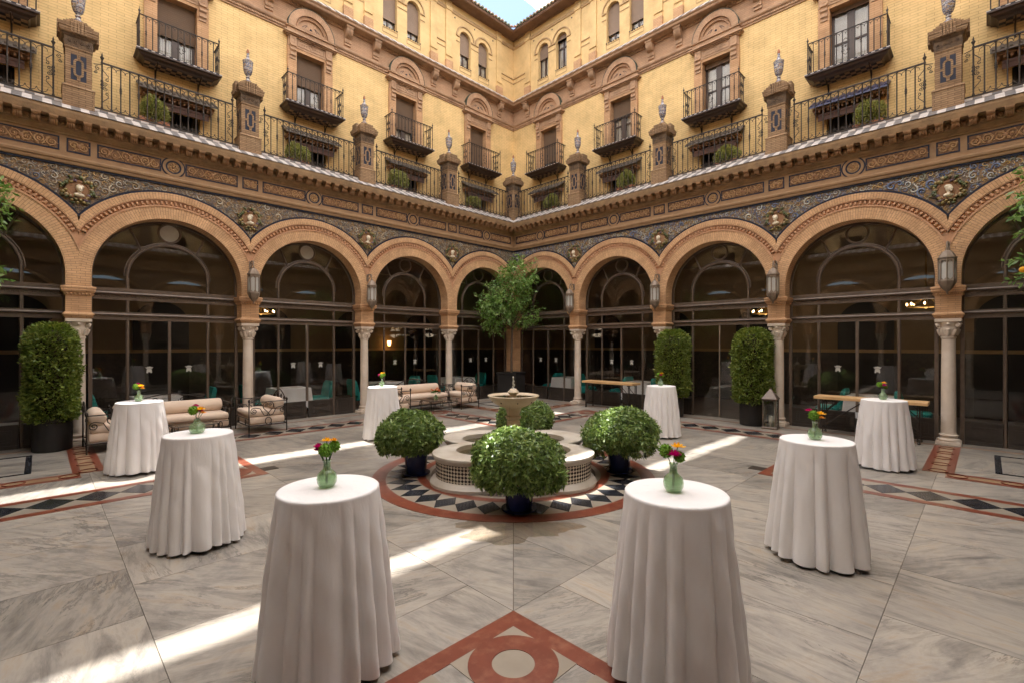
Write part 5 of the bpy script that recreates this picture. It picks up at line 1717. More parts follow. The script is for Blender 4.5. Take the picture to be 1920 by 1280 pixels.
def cloth_square(w, d, h, drop, seed):
    rnd = random.Random(seed); m = MB()
    n = 8; pts = []
    per = []
    for x, y in ((-w, -d), (w, -d), (w, d), (-w, d)): per.append((x, y))
    loop = []
    for i in range(4):
        a, b = per[i], per[(i + 1) % 4]
        for k in range(12):
            u = k / 12; loop.append((a[0] + (b[0] - a[0]) * u, a[1] + (b[1] - a[1]) * u, k))
    rings = []
    for zi in range(5):
        u = zi / 4
        ring = []
        for x, y, k in loop:
            e = 1 + (0.03 * u + 0.05 * u * math.sin(k * 1.57 + rnd.uniform(0, .4))) + (0.10 * u if k == 0 else 0)
            ring.append((x * e, y * e, h - drop * u * (1.12 if k in (0, 1, 11) else 1)))
        rings.append(ring)
    m.loft(rings, False)
    m.f.append(tuple(range(len(loop))))
    return m.mesh('tablecloth', 'linen', smooth=50)
def chair_parts(o):
    m = MB().cbox(-0.27, 0.27, -0.26, 0.27, 0.22, 0.46, 0.04)
    put('seat', m.mesh('seat', 'teal_velvet', smooth=40), o)
    m = MB(); rings = []
    for z, y, w, t in ((0.40, -0.26, 0.27, 0.07), (0.62, -0.29, 0.28, 0.06), (0.82, -0.33, 0.27, 0.05), (0.9, -0.345, 0.22, 0.03)):
        rings.append([(-w, y - t, z), (w, y - t, z), (w + .01, y, z), (w, y + t, z), (-w, y + t, z), (-w - .01, y, z)])
    m.loft(rings); put('backrest', m.mesh('backrest', 'teal_velvet', smooth=50), o)
    lg = MB().lathe([(0.014, 0), (0.022, 0.23)], 8).mesh('leg', 'door_wood', smooth=50)
    for sx in (-1, 1):
        for sy in (-1, 1): put('leg', lg, o, (sx * 0.23, sy * 0.22, 0))
PLATES = small(lambda m: [m.lathe([(0.03, 0.752), (0.11, 0.758), (0.12, 0.765)], 14, x, y) for x, y in ((-.22, -.2), (.22, -.2), (.22, .2), (-.22, .2))], 'plate', 'white_tile', smooth=40)
def dining(sw, t, o_, i, side):
    p = (o_, t) if sw else (t, o_)
    tb = thing('dining_table', 'white clothed dining table %s' % side, 'table', (*p, 0), group='dining tables inside the gallery')
    put('tablecloth', cloth_square(0.46, 0.46, 0.755, 0.52, i), tb)
    put('leg', MB().box(-0.05, 0.05, -0.05, 0.05, 0, 0.74).mesh('leg', 'door_wood'), tb)
    put('plate', PLATES, tb)
    for j, (dx, dy, rz) in enumerate(((0.85, 0, R(90)), (-0.85, 0, R(-90)))):
        if sw: dx, dy, rz = dy, dx, rz + R(90) + (PI if True else 0)
        c = thing('dining_chair', 'teal chair %s, %s' % (side, 'nearer the picture edge' if j == 0 else 'nearer the corner'), 'chair', (p[0] + dx, p[1] + dy, 0), rz, group='teal chairs inside the gallery')
        chair_parts(c)
SIDE_L = ['in the left bay by the corner pier', 'in the second left bay', 'in the third left bay', 'in the fourth left bay']
SIDE_R = ['in the right bay by the corner pier', 'in the second right bay', 'in the glass door bay', 'in the fourth right bay']
for b in range(4):
    dining(False, BAY * (b + .5) + 0.1, -1.35, b, SIDE_L[b])
    if b != 2: dining(True, BAY * (b + .5) + 0.1, -1.35, 10 + b, SIDE_R[b])

# chandelier, sconces and the bright grilled window seen through the glass on the right
m = MB(); m.tube([(0.36 * math.cos(2 * PI * i / 24), 0.36 * math.sin(2 * PI * i / 24), 0) for i in range(24)], 0.02, 6, True)
m.lathe([(0.02, 2.0), (0.02, 0.4), (0.07, 0.3), (0.03, 0.1), (0.06, -0.02), (0.01, -0.06)], 10)
for i in range(8):
    a = 2 * PI * i / 8; m.tube([(0.04 * math.cos(a), 0.04 * math.sin(a), 0.25), (0.2 * math.cos(a), 0.2 * math.sin(a), 0.12), (0.36 * math.cos(a), 0.36 * math.sin(a), 0.0)], 0.008, 5)
CH_RING = m.mesh('ring', 'brass', smooth=50)
CH_BULB = MB().ball((0, 0, 0), 0.02, 0.02, 0.035, 6, 5).mesh('bulb', 'bulb', smooth=60)
def chandelier(x, y, lab):
    ch = thing('chandelier', lab, 'chandelier', (x, y, 2.92), group='lit chandeliers in the gallery')
    put('ring', CH_RING, ch)
    for i in range(8):
        a = 2 * PI * i / 8; put('bulb', CH_BULB, ch, (0.36 * math.cos(a), 0.36 * math.sin(a), 0.06))
    ld = bpy.data.lights.new('chandelier_light', 'POINT'); ld.energy = 4.5; ld.color = (1.0, 0.80, 0.58); ld.shadow_soft_size = 0.3
    lo = bpy.data.objects.new('chandelier_light', ld); COL.objects.link(lo); lo.parent = ch; lo.location = (0, 0, -0.25)
chandelier(-2.3, 11.9, 'lit brass chandelier behind the fourth right arch')
chandelier(-2.3, 8.3, 'lit brass chandelier behind the glass door arch')
chandelier(8.3, -2.3, 'lit brass chandelier behind the third left arch')
def sconce(x, y, lab):
    o = thing('wall_sconce', lab, 'wall lamp', (x, y, 2.05))
    put('shade', MB().lathe([(0.05, -0.1), (0.08, 0.1)], 10).mesh('shade', 'sconce_glow', smooth=60), o)
    put('arm', MB().tube([(0, 0, -0.1), (0, 0, -0.18), (-0.02, -0.06, -0.2)], 0.012, 6).mesh('arm', 'brass'), o)
sconce(2.6, -4.75, 'glowing amber wall lamp deep in the left gallery by the corner')
gw = thing('grilled_window', 'bright window with black scroll grille deep inside the right gallery', 'window', (-4.87, 15.0, 0))
put('daylight_pane', MB().box(-0.02, 0.0, -0.28, 0.28, 1.9, 2.9).mesh('daylight_pane', 'daylit_window'), gw)
m = MB()
for z in (1.9, 2.4, 2.9): m.box(0.0, 0.02, -0.3, 0.3, z - .02, z + .02)
for y in (-0.28, 0, 0.28): m.box(0.0, 0.02, y - .015, y + .015, 1.9, 2.9)
for sy in (-1, 1):
    for z in (2.05, 2.25, 2.55, 2.75):
        m.tube([(0.02, q[0], q[2]) for q in spiral(sy * 0.14, z, 0.09, 1.5, 0, sy, 0, 14)], 0.014, 5)
put('grille', m.mesh('grille', 'iron'), gw)

# ------------------------------------------------------------------ shade sails over the courtyard
def sail(y0, y1, lab, z=15.6):
    m = MB(); nx, ny = 60, 14; x0, x1 = -1.6, CT + 1.2
    for j in range(ny + 1):
        for i in range(nx + 1):
            u, v = i / nx, j / ny
            x = x0 + (x1 - x0) * u
            y = y0 + (y1 - y0) * v
            if j == 0: y += 0.05 * abs(math.sin(u * nx * PI / 5)) 
            zz = z - 0.10 * math.sin(PI * v) + 0.03 * math.sin(u * 26)
            m.v.append((x, y, zz))
    for j in range(ny):
        for i in range(nx):
            a = j * (nx + 1) + i; m.f.append((a, a + 1, a + nx + 2, a + nx + 1))
    o = thing('shade_sail', lab, 'shade sail', me=m.mesh('shade_sail', 'sail_cloth', smooth=180))
    return o
sail(-0.05, 4.74, 'cream canvas shade sail with scalloped edge showing in the sky notch')
sail(4.98, CT + 1.0, 'wide cream canvas shade sail stretched over the rest of the courtyard')
thing('sail_cable', 'thin steel cable crossing the patch of blue sky', 'cable', me=MB().tube([(3.0, -1.5, 16.0), (-1.5, 3.6, 16.0)], 0.009, 5).mesh('sail_cable', 'iron'))

for rt in (False, True):                              # dark glazing closing the arches behind the camera
    w_ = wing('rear_glazing', None, None, rt, True, 'structure')
    put('dark_glazing', MB().box(-0.6, CT + 0.6, -0.42, -0.40, 0.0, 4.95).mesh('dark_glazing', 'dark_panel'), w_)
    put('gallery_roof', MB().box(-2.0, CT + 2.0, -2.0, -0.185, 4.90, 5.05).mesh('gallery_roof', 'gallery_ceiling'), w_)
# ------------------------------------------------------------------ wall lanterns
def hexr(r, z, n=6, ph=0): return [(r * math.cos(2 * PI * j / n + ph), r * math.sin(2 * PI * j / n + ph), z) for j in range(n)]
def lant_body(m):
    m.loft([hexr(r, z, 8) for r, z in ((0.012, 0.86), (0.03, 0.855), (0.03, 0.83), (0.075, 0.80), (0.115, 0.74), (0.135, 0.69), (0.15, 0.685), (0.15, 0.665), (0.138, 0.66), (0.138, 0.62), (0.128, 0.615))])
    m.loft([hexr(r, z, 8) for r, z in ((0.128, 0.25), (0.142, 0.235), (0.138, 0.2), (0.10, 0.12), (0.05, 0.05), (0.02, 0.02), (0.008, -0.03))])
    for j in range(8):
        a = 2 * PI * j / 8
        m.tube([(0.13 * math.cos(a), 0.13 * math.sin(a), 0.24), (0.13 * math.cos(a), 0.13 * math.sin(a), 0.63)], 0.013, 5)
        b = a + PI / 8; r = 0.124
        for z0, z1, zt in ((0.62, 0.62, 0.565), (0.25, 0.25, 0.305)):   # pointed spandrels above and below each light
            p0 = (0.13 * math.cos(a), 0.13 * math.sin(a)); p1 = (0.13 * math.cos(a + PI / 4), 0.13 * math.sin(a + PI / 4))
            pm = ((p0[0] + p1[0]) / 2, (p0[1] + p1[1]) / 2)
            m.add([(*p0, z0), (*pm, z0), (*p0, zt)], [(0, 1, 2)]); m.add([(*p1, z0), (*pm, z0), (*p1, zt)], [(0, 1, 2)])
LB = small(lant_body, 'lantern_body', 'lantern_metal', smooth=25)
LG = small(lambda m: m.loft([hexr(0.118, z, 8) for z in (0.25, 0.62)]), 'glass', 'frosted')
def larm(m):
    m.tube([(0, -0.25, 0.98), (0, -0.14, 1.02), (0, -0.03, 1.0), (0, 0, 0.93), (0, 0, 0.86)], 0.014, 6)
    m.box(-0.03, 0.03, -0.262, -0.24, 0.82, 1.03)
    m.tube([(0, -0.24, 0.86), (0, -0.12, 0.9), (0, -0.06, 0.99)], 0.01, 5)
LA = small(larm, 'bracket_arm', 'lantern_metal', smooth=50)
for rt, t, lab in ((True, 12.4, 'large octagonal metal lantern on the arcade column nearest the right edge'), (True, 9.3, 'octagonal metal lantern above the floor lantern on the right arcade'),
                   (True, 6.2, 'octagonal wall lantern left of the glass doors on the right arcade'), (True, 3.1, 'octagonal wall lantern on the right arcade nearest the corner tree'),
                   (False, 9.3, 'octagonal wall lantern on the left arcade above the iron armchair'), (False, 6.2, 'octagonal wall lantern on the left arcade above the back left cocktail table')):
    o = thing('wall_lantern', lab, 'lantern', (0.45, t, 3.0) if rt else (t, 0.45, 3.0), R(-90) if rt else 0, group='octagonal lanterns hung on the arcade')
    put('lantern_body', LB, o); put('glass', LG, o); put('bracket_arm', LA, o)

# ------------------------------------------------------------------ ceramic urns on the pedestals
def urn(m):
    m.lathe([(0.085, 0.0), (0.085, 0.025), (0.05, 0.05), (0.035, 0.09), (0.05, 0.12), (0.03, 0.15), (0.045, 0.17), (0.08, 0.22), (0.10, 0.30), (0.108, 0.40), (0.112, 0.46), (0.102, 0.465), (0.118, 0.50), (0.12, 0.52), (0.095, 0.535), (0.085, 0.55), (0.045, 0.59), (0.03, 0.63), (0.038, 0.65), (0.026, 0.68), (0.03, 0.72)], 20)
URN = small(urn, 'body', 'urn_glaze', smooth=40)
URNF = small(lambda m: m.lathe([(0.028, 0.72), (0.034, 0.73), (0.034, 0.77), (0.026, 0.78), (0.03, 0.79), (0.015, 0.82), (0.004, 0.84)], 12), 'finial', 'clay', smooth=40)
UL = {('r', 0): 'painted ceramic urn on the corner pedestal where the two arcades meet', ('r', 1): 'painted urn, first to the right of the corner pedestal', ('r', 2): 'painted urn, second to the right of the corner pedestal', ('r', 3): 'painted urn, third to the right of the corner pedestal', ('r', 4): 'painted urn cut off by the top edge on the right',
      ('l', 1): 'painted urn, first to the left of the corner pedestal', ('l', 2): 'painted urn, second to the left of the corner pedestal', ('l', 3): 'painted urn, third to the left of the corner pedestal', ('l', 4): 'painted urn cut off by the top edge on the left'}
for (s, n), lab in UL.items():
    o = thing('urn', lab, 'urn', (0, BAY * n, 8.47) if s == 'r' else (BAY * n, 0, 8.47), n * 1.3, group='ceramic urns along the terrace')
    put('body', URN, o); put('finial', URNF, o)

# ------------------------------------------------------------------ foliage
def leaves(name, pos, axis, size, width, mat, curl=0.15, seed=0):
    g = np.random.default_rng(seed); n = len(pos)
    axis = axis / np.linalg.norm(axis, axis=1, keepdims=True)
    rv = g.normal(size=(n, 3)); rv[:, 2] += 0.9
    side = np.cross(axis, rv); side /= np.linalg.norm(side, axis=1, keepdims=True) + 1e-9
    nrm = np.cross(side, axis)
    s = (size * g.uniform(0.7, 1.25, n))[:, None]; w = s * width
    b = pos; mid = pos + axis * s * 0.5 - nrm * s * curl * 0.3
    tip = pos + axis * s + nrm * s * -curl
    V = np.stack([b, mid + side * w * 0.5 + nrm * s * 0.05, tip, mid - side * w * 0.5 + nrm * s * 0.05], axis=1).reshape(-1, 3)
    me = bpy.data.meshes.new(name)
    me.vertices.add(4 * n); me.vertices.foreach_set('co', V.astype(np.float32).ravel())
    me.loops.add(4 * n); me.loops.foreach_set('vertex_index', np.arange(4 * n, dtype=np.int32))
    me.polygons.add(n); me.polygons.foreach_set('loop_start', np.arange(0, 4 * n, 4, dtype=np.int32))
    me.materials.append(MAT[mat]); me.update(calc_edges=True); me.validate()
    return me
def unit(g, n):
    v = g.normal(size=(n, 3)); return v / np.linalg.norm(v, axis=1, keepdims=True)

def bush_mesh(name, seed, rx, rz, cz, n_clump, per, size, mat, droop=0.25, width=0.38, zmin=-0.75):
    """rosettes of leaflets over a lumpy dome"""
    g = np.random.default_rng(seed)
    c = unit(g, n_clump * 2); c = c[c[:, 2] > zmin][:n_clump]
    lump = unit(g, 9)
    rad = 0.86 + 0.20 * np.max((c @ lump.T) ** 7, axis=1) - 0.09 * g.random(len(c)) + np.where(g.random(len(c)) < 0.06, 0.07, 0.0)
    depth = np.where(g.random(len(c)) < 0.28, g.uniform(0.55, 0.85, len(c)), 1.0)
    P = c * (rad * depth)[:, None] * np.array([rx, rx, rz]) + np.array([0, 0, cz])
    pos = []; ax = []
    for p, d in zip(P, c):
        a = d + g.normal(size=3) * 0.25; a[2] += 0.25; a /= np.linalg.norm(a)
        u = np.cross(a, [0.3, 0.9, 0.1]); u /= np.linalg.norm(u); v = np.cross(a, u)
        ph = g.random() * 6.28
        k = np.arange(per); th = ph + 2 * PI * k / per
        rad_d = np.cos(th)[:, None] * u + np.sin(th)[:, None] * v
        ax.append(rad_d * 0.9 + a * g.uniform(0.15, 0.7) + np.array([0, 0, -droop])); pos.append(np.repeat(p[None], per, 0) + rad_d * 0.006)
    return leaves(name, np.concatenate(pos), np.concatenate(ax), size, width, mat, seed=seed)

POT = small(lambda m: m.lathe([(0.14, 0.02), (0.155, 0.04), (0.178, 0.30), (0.185, 0.34), (0.165, 0.34), (0.15, 0.25)], 28), 'pot', 'cobalt_pot', smooth=40)
POTR = small(lambda m: m.loft([[(r * math.cos(2 * PI * j / 28), r * math.sin(2 * PI * j / 28), z) for j in range(28)] for r, z in ((0.186, 0.335), (0.198, 0.34), (0.20, 0.365), (0.19, 0.375), (0.172, 0.375), (0.168, 0.33))], False), 'rim', 'clay', smooth=50)
SAUC = small(lambda m: m.lathe([(0.18, 0.006), (0.215, 0.02), (0.215, 0.035), (0.19, 0.03)], 24), 'saucer', 'cobalt_pot', smooth=40)
SOIL = small(lambda m: m.lathe([(0.165, 0.30), (0.165, 0.32), (0.05, 0.33)], 16), 'soil', 'soil')
def stems(m, r, z1):
    rn = random.Random(3)
    for k in range(9):
        a = rn.uniform(0, 6.28); e = rn.uniform(.5, 1)
        m.tube([(0.03 * math.cos(a), 0.03 * math.sin(a), 0.3), (0.12 * e * math.cos(a), 0.12 * e * math.sin(a), 0.45), (r * e * math.cos(a), r * e * math.sin(a), z1)], [0.012, 0.009, 0.005], 5)
STEM = small(lambda m: stems(m, 0.35, 0.75), 'stems', 'bark')
for i, (s, d, rx, rz, cz, lab) in enumerate((
        (0.07, 5.70, 0.57, 0.41, 0.58, 'leafy shrub in cobalt pot in front of the fountain, nearest the camera'),
        (-1.50, 7.30, 0.50, 0.39, 0.53, 'leafy shrub in cobalt pot with clay rim left of the fountain'),
        (1.66, 7.42, 0.61, 0.44, 0.54, 'leafy shrub in cobalt pot right of the fountain, brightest green'),
        (0.24, 9.15, 0.60, 0.40, 0.54, 'leafy shrub in cobalt pot behind the fountain'))):
    o = thing('potted_shrub', lab, 'potted shrub', (*SD(s, d), 0.012), 0.0 if i == 1 else i * 1.1, group='potted shrubs round the fountain')
    put('foliage', bush_mesh('foliage', 20 + i, rx, rz, cz + (0.0 if i == 0 else 0.05), 2300, 7, 0.064, 'leaf_shrub', width=0.38, zmin=(-0.78 if i == 0 else -0.6)), o, (0, 0, 0) if i != 1 else (0.07, -0.07, 0))
    put('pot', POT, o); put('rim', POTR, o); put('saucer', SAUC, o); put('soil', SOIL, o); put('stems', STEM, o)

def topiary_mesh(seed, rx, z0, z1, n=13000):
    g = np.random.default_rng(seed)
    th = g.random(n) * 2 * PI; z = g.random(n)
    prof = np.where(z < 0.12, 0.78 + 0.22 * np.sqrt(np.clip(z / 0.12, 0, 1)), np.where(z > 0.8, np.sqrt(np.clip(1 - ((z - 0.8) / 0.215) ** 2, 0, 1)), 1.0))
    lump = 1 + 0.06 * np.sin(3 * th + 9 * z) + 0.06 * np.sin(7 * th - 17 * z) + 0.06 * np.sin(13 * th + 31 * z)
    r = rx * prof * lump * np.where(g.random(n) < 0.35, g.uniform(0.75, 0.95, n), g.uniform(0.95, 1.05, n)) * np.where(g.random(n) < 0.04, g.uniform(1.04, 1.15, n), 1.0)
    pos = np.stack([r * np.cos(th), r * np.sin(th), z0 + (z1 - z0) * z], 1)
    ax = np.stack([np.cos(th), np.sin(th), np.where(z > 0.8, (z - 0.8) * 6, 0.25)], 1) + g.normal(size=(n, 3)) * 0.55
    return leaves('foliage', pos, ax, 0.066, 0.5, 'leaf_box', seed=seed)
BPOT = small(lambda m: m.lathe([(0.275, 0.008), (0.285, 0.02), (0.29, 0.55), (0.305, 0.56), (0.305, 0.62), (0.285, 0.62), (0.275, 0.52)], 32), 'pot', 'black_pot', smooth=40)
for i, (x, y, lab) in enumerate(((12.78, 0.40, 'tall clipped topiary in black pot at the far left beside an armchair'),
                                 (0.36, 8.80, 'tall clipped topiary in black pot right of the glass doors'),
                                 (0.40, 6.72, 'tall clipped topiary in black pot left of the glass doors'))):
    o = thing('clipped_topiary', lab, 'topiary', (x, y, 0), i * 2.0, group='tall clipped topiaries')
    put('foliage', topiary_mesh(40 + i, 0.35 if i == 0 else 0.40, 0.55, 2.38), o)
    put('pot', BPOT, o)
    put('soil', MB().lathe([(0.28, 0.5), (0.28, 0.56), (0.1, 0.57)], 16).mesh('soil', 'soil'), o)
    put('trunk', MB().lathe([(0.03, 0.5), (0.025, 1.4), (0.012, 2.1)], 8).mesh('trunk', 'bark', smooth=60), o)
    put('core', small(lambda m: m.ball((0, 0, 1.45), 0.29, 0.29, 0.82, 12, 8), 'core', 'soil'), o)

# orange trees in the corners
def tree_mesh(seed, n_cl=270, per=24):
    g = np.random.default_rng(seed)
    blobs = [((0.05, 0.0, 4.05), 0.85, 0.75), ((-0.45, 0.3, 3.25), 0.72, 0.6), ((0.5, -0.25, 3.35), 0.72, 0.6), ((0.1, 0.5, 4.55), 0.55, 0.5), ((0.2, -0.5, 3.0), 0.55, 0.5), ((-0.5, -0.35, 3.8), 0.55, 0.5)]
    pos = []; ax = []
    for (c, rx, rz) in blobs:
        d = unit(g, n_cl // 6 * 2)
        P = np.array(c) + d * np.array([rx, rx, rz]) * g.uniform(0.45, 1.0, len(d))[:, None]
        for p, q in zip(P, d):
            tw = q + g.normal(size=3) * 0.5 + np.array([0, 0, -0.15]); tw /= np.linalg.norm(tw)
            k = per // 2
            u = np.linspace(0, 0.30, k)[:, None]
            pp = p + tw * u + g.normal(size=(k, 3)) * 0.03
            pos.append(pp); ax.append(tw * 0.7 + g.normal(size=(k, 3)) * 0.75 + np.array([0, 0, -0.2]))
    return leaves('crown', np.concatenate(pos), np.concatenate(ax), 0.118, 0.42, 'leaf_citrus', seed=seed)
def trunk_mesh():
    m = MB()
    m.tube([(0, 0, 0.85), (0.01, 0.01, 1.8), (-0.01, 0.03, 2.6), (0.04, 0.0, 3.3), (0.05, 0, 4.2)], [0.05, 0.042, 0.036, 0.026, 0.01], 8)
    rn = random.Random(4)
    for k in range(10):
        a = rn.uniform(0, 6.28); z = rn.uniform(2.5, 3.6); l = rn.uniform(.4, .8)
        m.tube([(0.02, 0.01, z), (0.5 * l * math.cos(a), 0.5 * l * math.sin(a), z + .25), (l * math.cos(a), l * math.sin(a), z + .6)], [0.02, 0.014, 0.006], 5)
    return m.mesh('trunk', 'bark', smooth=60)
TRUNK = trunk_mesh()
PLANT = small(lambda m: m.sq([(0.36, 0.01), (0.375, 0.04), (0.375, 0.93), (0.40, 0.94), (0.40, 1.0), (0.35, 1.0), (0.34, 0.9)]), 'planter', 'black_pot')
for i, (x, y, lab) in enumerate(((0.72, 0.62, 'slender citrus tree in square black planter standing in the courtyard corner'),
                                 (14.35, 0.95, 'citrus tree whose leaves reach in at the left edge'),
                                 (1.0, 14.36, 'citrus tree with an orange, its leaves reaching in at the right edge'))):
    o = thing('citrus_tree', lab, 'tree', (x, y, 0), (0.3, 2.2, 4.0)[i], group='citrus trees in the corners')
    put('crown', tree_mesh(60 + i), o); put('trunk', TRUNK, o); put('planter', PLANT, o)
    put('soil', MB().box(-0.34, 0.34, -0.34, 0.34, 0.9, 0.95).mesh('soil', 'soil'), o)
    if i == 2:
        for q in ((0.55, 0.7, 3.45),):
            w_ = Matrix.Rotation(-4.0, 4, 'Z') @ Vector((0.75, -1.0, 2.75 + (q[2] - 3.0)))
            put('orange', MB().ball((0, 0, 0), 0.05, 0.05, 0.048, 12, 8).mesh('orange', 'petal_yellow', smooth=180), o, w_)

# bushes in planters on the terrace
TPOT = small(lambda m: m.cbox(-0.28, 0.28, -0.13, 0.13, 0.0, 0.2, 0.01), 'planter', 'clay')
def terrace_bush(rt, t, i, lab):
    o = thing('terrace_bush', lab, 'bush', (-0.27, t, 6.78) if rt else (t, -0.27, 6.78), R(90) if rt else 0, group='bushes in planters on the terrace', sc=(1.0, 1.0, (0.92, 1.1, 0.85, 1.0)[i % 4]))
    g = np.random.default_rng(100 + i)
    d = unit(g, 3600); P = d * np.array([0.31 * g.uniform(.8, 1.1), 0.22, 0.34 * g.uniform(.8, 1.05)]) * (g.random(3600) ** 0.2)[:, None] * (1 + 0.1 * np.sin(5 * d[:, :1] + i)) + np.array([0, 0, 0.38])
    put('foliage', leaves('foliage', P, d + g.normal(size=(3600, 3)) * .6, 0.06, 0.4, 'leaf_fern', seed=i), o)
    put('planter', TPOT, o)
ordn = ['by the corner', 'second from the corner', 'third from the corner', 'fourth from the corner']
for b in range(4):
    terrace_bush(True, TB[b] + 0.42, b, 'variegated bush behind the right terrace railing, %s' % ordn[b])
    terrace_bush(False, TB[b] + 0.50, 10 + b, 'feathery bush behind the left terrace railing, %s' % ordn[b])

# ------------------------------------------------------------------ the fountain
fo = thing('fountain', 'stone quatrefoil fountain with checkered tile wall and raised bowl', 'fountain', (FC, FC, 0))
FA, n = 0.78, 160
def quat(r, a=FA):
    out = []
    for j in range(n):
        ph = 2 * PI * j / n
        ps = (ph + PI / 4) % (PI / 2) - PI / 4
        q = r * r - (a * math.sin(ps)) ** 2
        out.append(a * math.cos(ps) + math.sqrt(max(q, 0.0004)))
    return [(rr * math.cos(2 * PI * j / n), rr * math.sin(2 * PI * j / n)) for j, rr in enumerate(out)]
def qloft(prof, name, mat, caps=False, smooth=50, a=FA):
    m = MB(); m.loft([[(x, y, z) for x, y in quat(r, aa)] for r, z, aa in [(p + (a,))[:3] for p in prof]], caps)
    return m.mesh(name, mat, smooth=smooth)
put('base_moulding', qloft([(0.66, 0.008), (0.66, 0.05), (0.645, 0.06), (0.63, 0.09), (0.60, 0.11), (0.575, 0.115)], 'base_moulding', 'coping_stone'), fo)
m = MB(); q = quat(0.578); per = [0]
for j in range(n): per.append(per[-1] + math.hypot(q[(j + 1) % n][0] - q[j][0], q[(j + 1) % n][1] - q[j][1]))
for j in range(n):
    p0, p1 = q[j], q[(j + 1) % n]
    m.quad((*p0, 0.11), (*p1, 0.11), (*p1, 0.36), (*p0, 0.36), [(per[j], 0), (per[j + 1], 0), (per[j + 1], 0.25), (per[j], 0.25)])
put('tiled_wall', m.mesh('tiled_wall', 'fountain_tile'), fo)
put('coping', qloft([(0.585, 0.355), (0.60, 0.36), (0.605, 0.385), (0.625, 0.395), (0.632, 0.42), (0.625, 0.445), (0.60, 0.452), (0.44, 0.452, 0.60), (0.425, 0.44, 0.60), (0.425, 0.2, 0.60)], 'coping', 'coping_stone'), fo)
put('water', qloft([(0.43, 0.37, 0.60), (0.43, 0.375, 0.60)], 'water', 'water', caps=True), fo)
put('basin_floor', qloft([(0.44, 0.2, 0.60), (0.44, 0.22, 0.60)], 'basin_floor', 'fountain_stone', caps=True), fo)
put('stem', MB().lathe([(0.16, 0.22), (0.15, 0.42), (0.125, 0.46), (0.10, 0.50), (0.095, 0.60), (0.10, 0.72), (0.105, 0.80), (0.09, 0.82), (0.12, 0.84), (0.125, 0.87), (0.095, 0.89), (0.12, 0.98), (0.14, 1.02)], 32).mesh('stem', 'fountain_stone', smooth=40), fo)
put('bowl', MB().lathe([(0.10, 1.0), (0.15, 1.015), (0.20, 1.03), (0.29, 1.07), (0.345, 1.12), (0.385, 1.17), (0.405, 1.185), (0.408, 1.2), (0.395, 1.207), (0.375, 1.195), (0.35, 1.175), (0.10, 1.165)], 48).mesh('bowl', 'fountain_stone', smooth=50), fo)
put('bowl_water', MB().lathe([(0.36, 1.18), (0.36, 1.184)], 32).mesh('bowl_water', 'water'), fo)
put('finial', MB().lathe([(0.06, 1.165), (0.055, 1.21), (0.08, 1.235), (0.092, 1.25), (0.085, 1.265), (0.06, 1.285), (0.045, 1.305), (0.02, 1.31)], 24).mesh('finial', 'fountain_stone', smooth=50), fo)
m = MB(); pts = []
for i in range(12): pts.append((0.008 * math.sin(i * 1.4), 0.008 * math.cos(i * 1.9), 1.30 + 0.018 * i))
m.tube(pts, [0.02 - 0.009 * (i / 11) + 0.004 * math.sin(i * 2.1) for i in range(12)], 7)
put('water_jet', m.mesh('water_jet', 'frosted', smooth=60), fo)
m = MB()
for a in (0.25, 1.5, 2.9, 4.4):
    a += 0.35; c, s = math.cos(a), math.sin(a)
    m.tube([(c * (0.30 + 0.05 * u), s * (0.30 + 0.05 * u), 1.11 - 0.74 * u * u) for u in [i / 10 for i in range(11)]], 0.0035, 5)
put('falling_water', m.mesh('falling_water', 'clear_glass', smooth=60), fo)
SPOUT = MB().ball((0, 0, 0), 0.018, 0.012, 0.02, 8, 6).mesh('spout', 'rust_iron', smooth=60)
for k in range(8):
    a = 2 * PI * k / 8 + .2; put('spout', SPOUT, fo, (0.33 * math.cos(a), 0.33 * math.sin(a), 1.115), a)

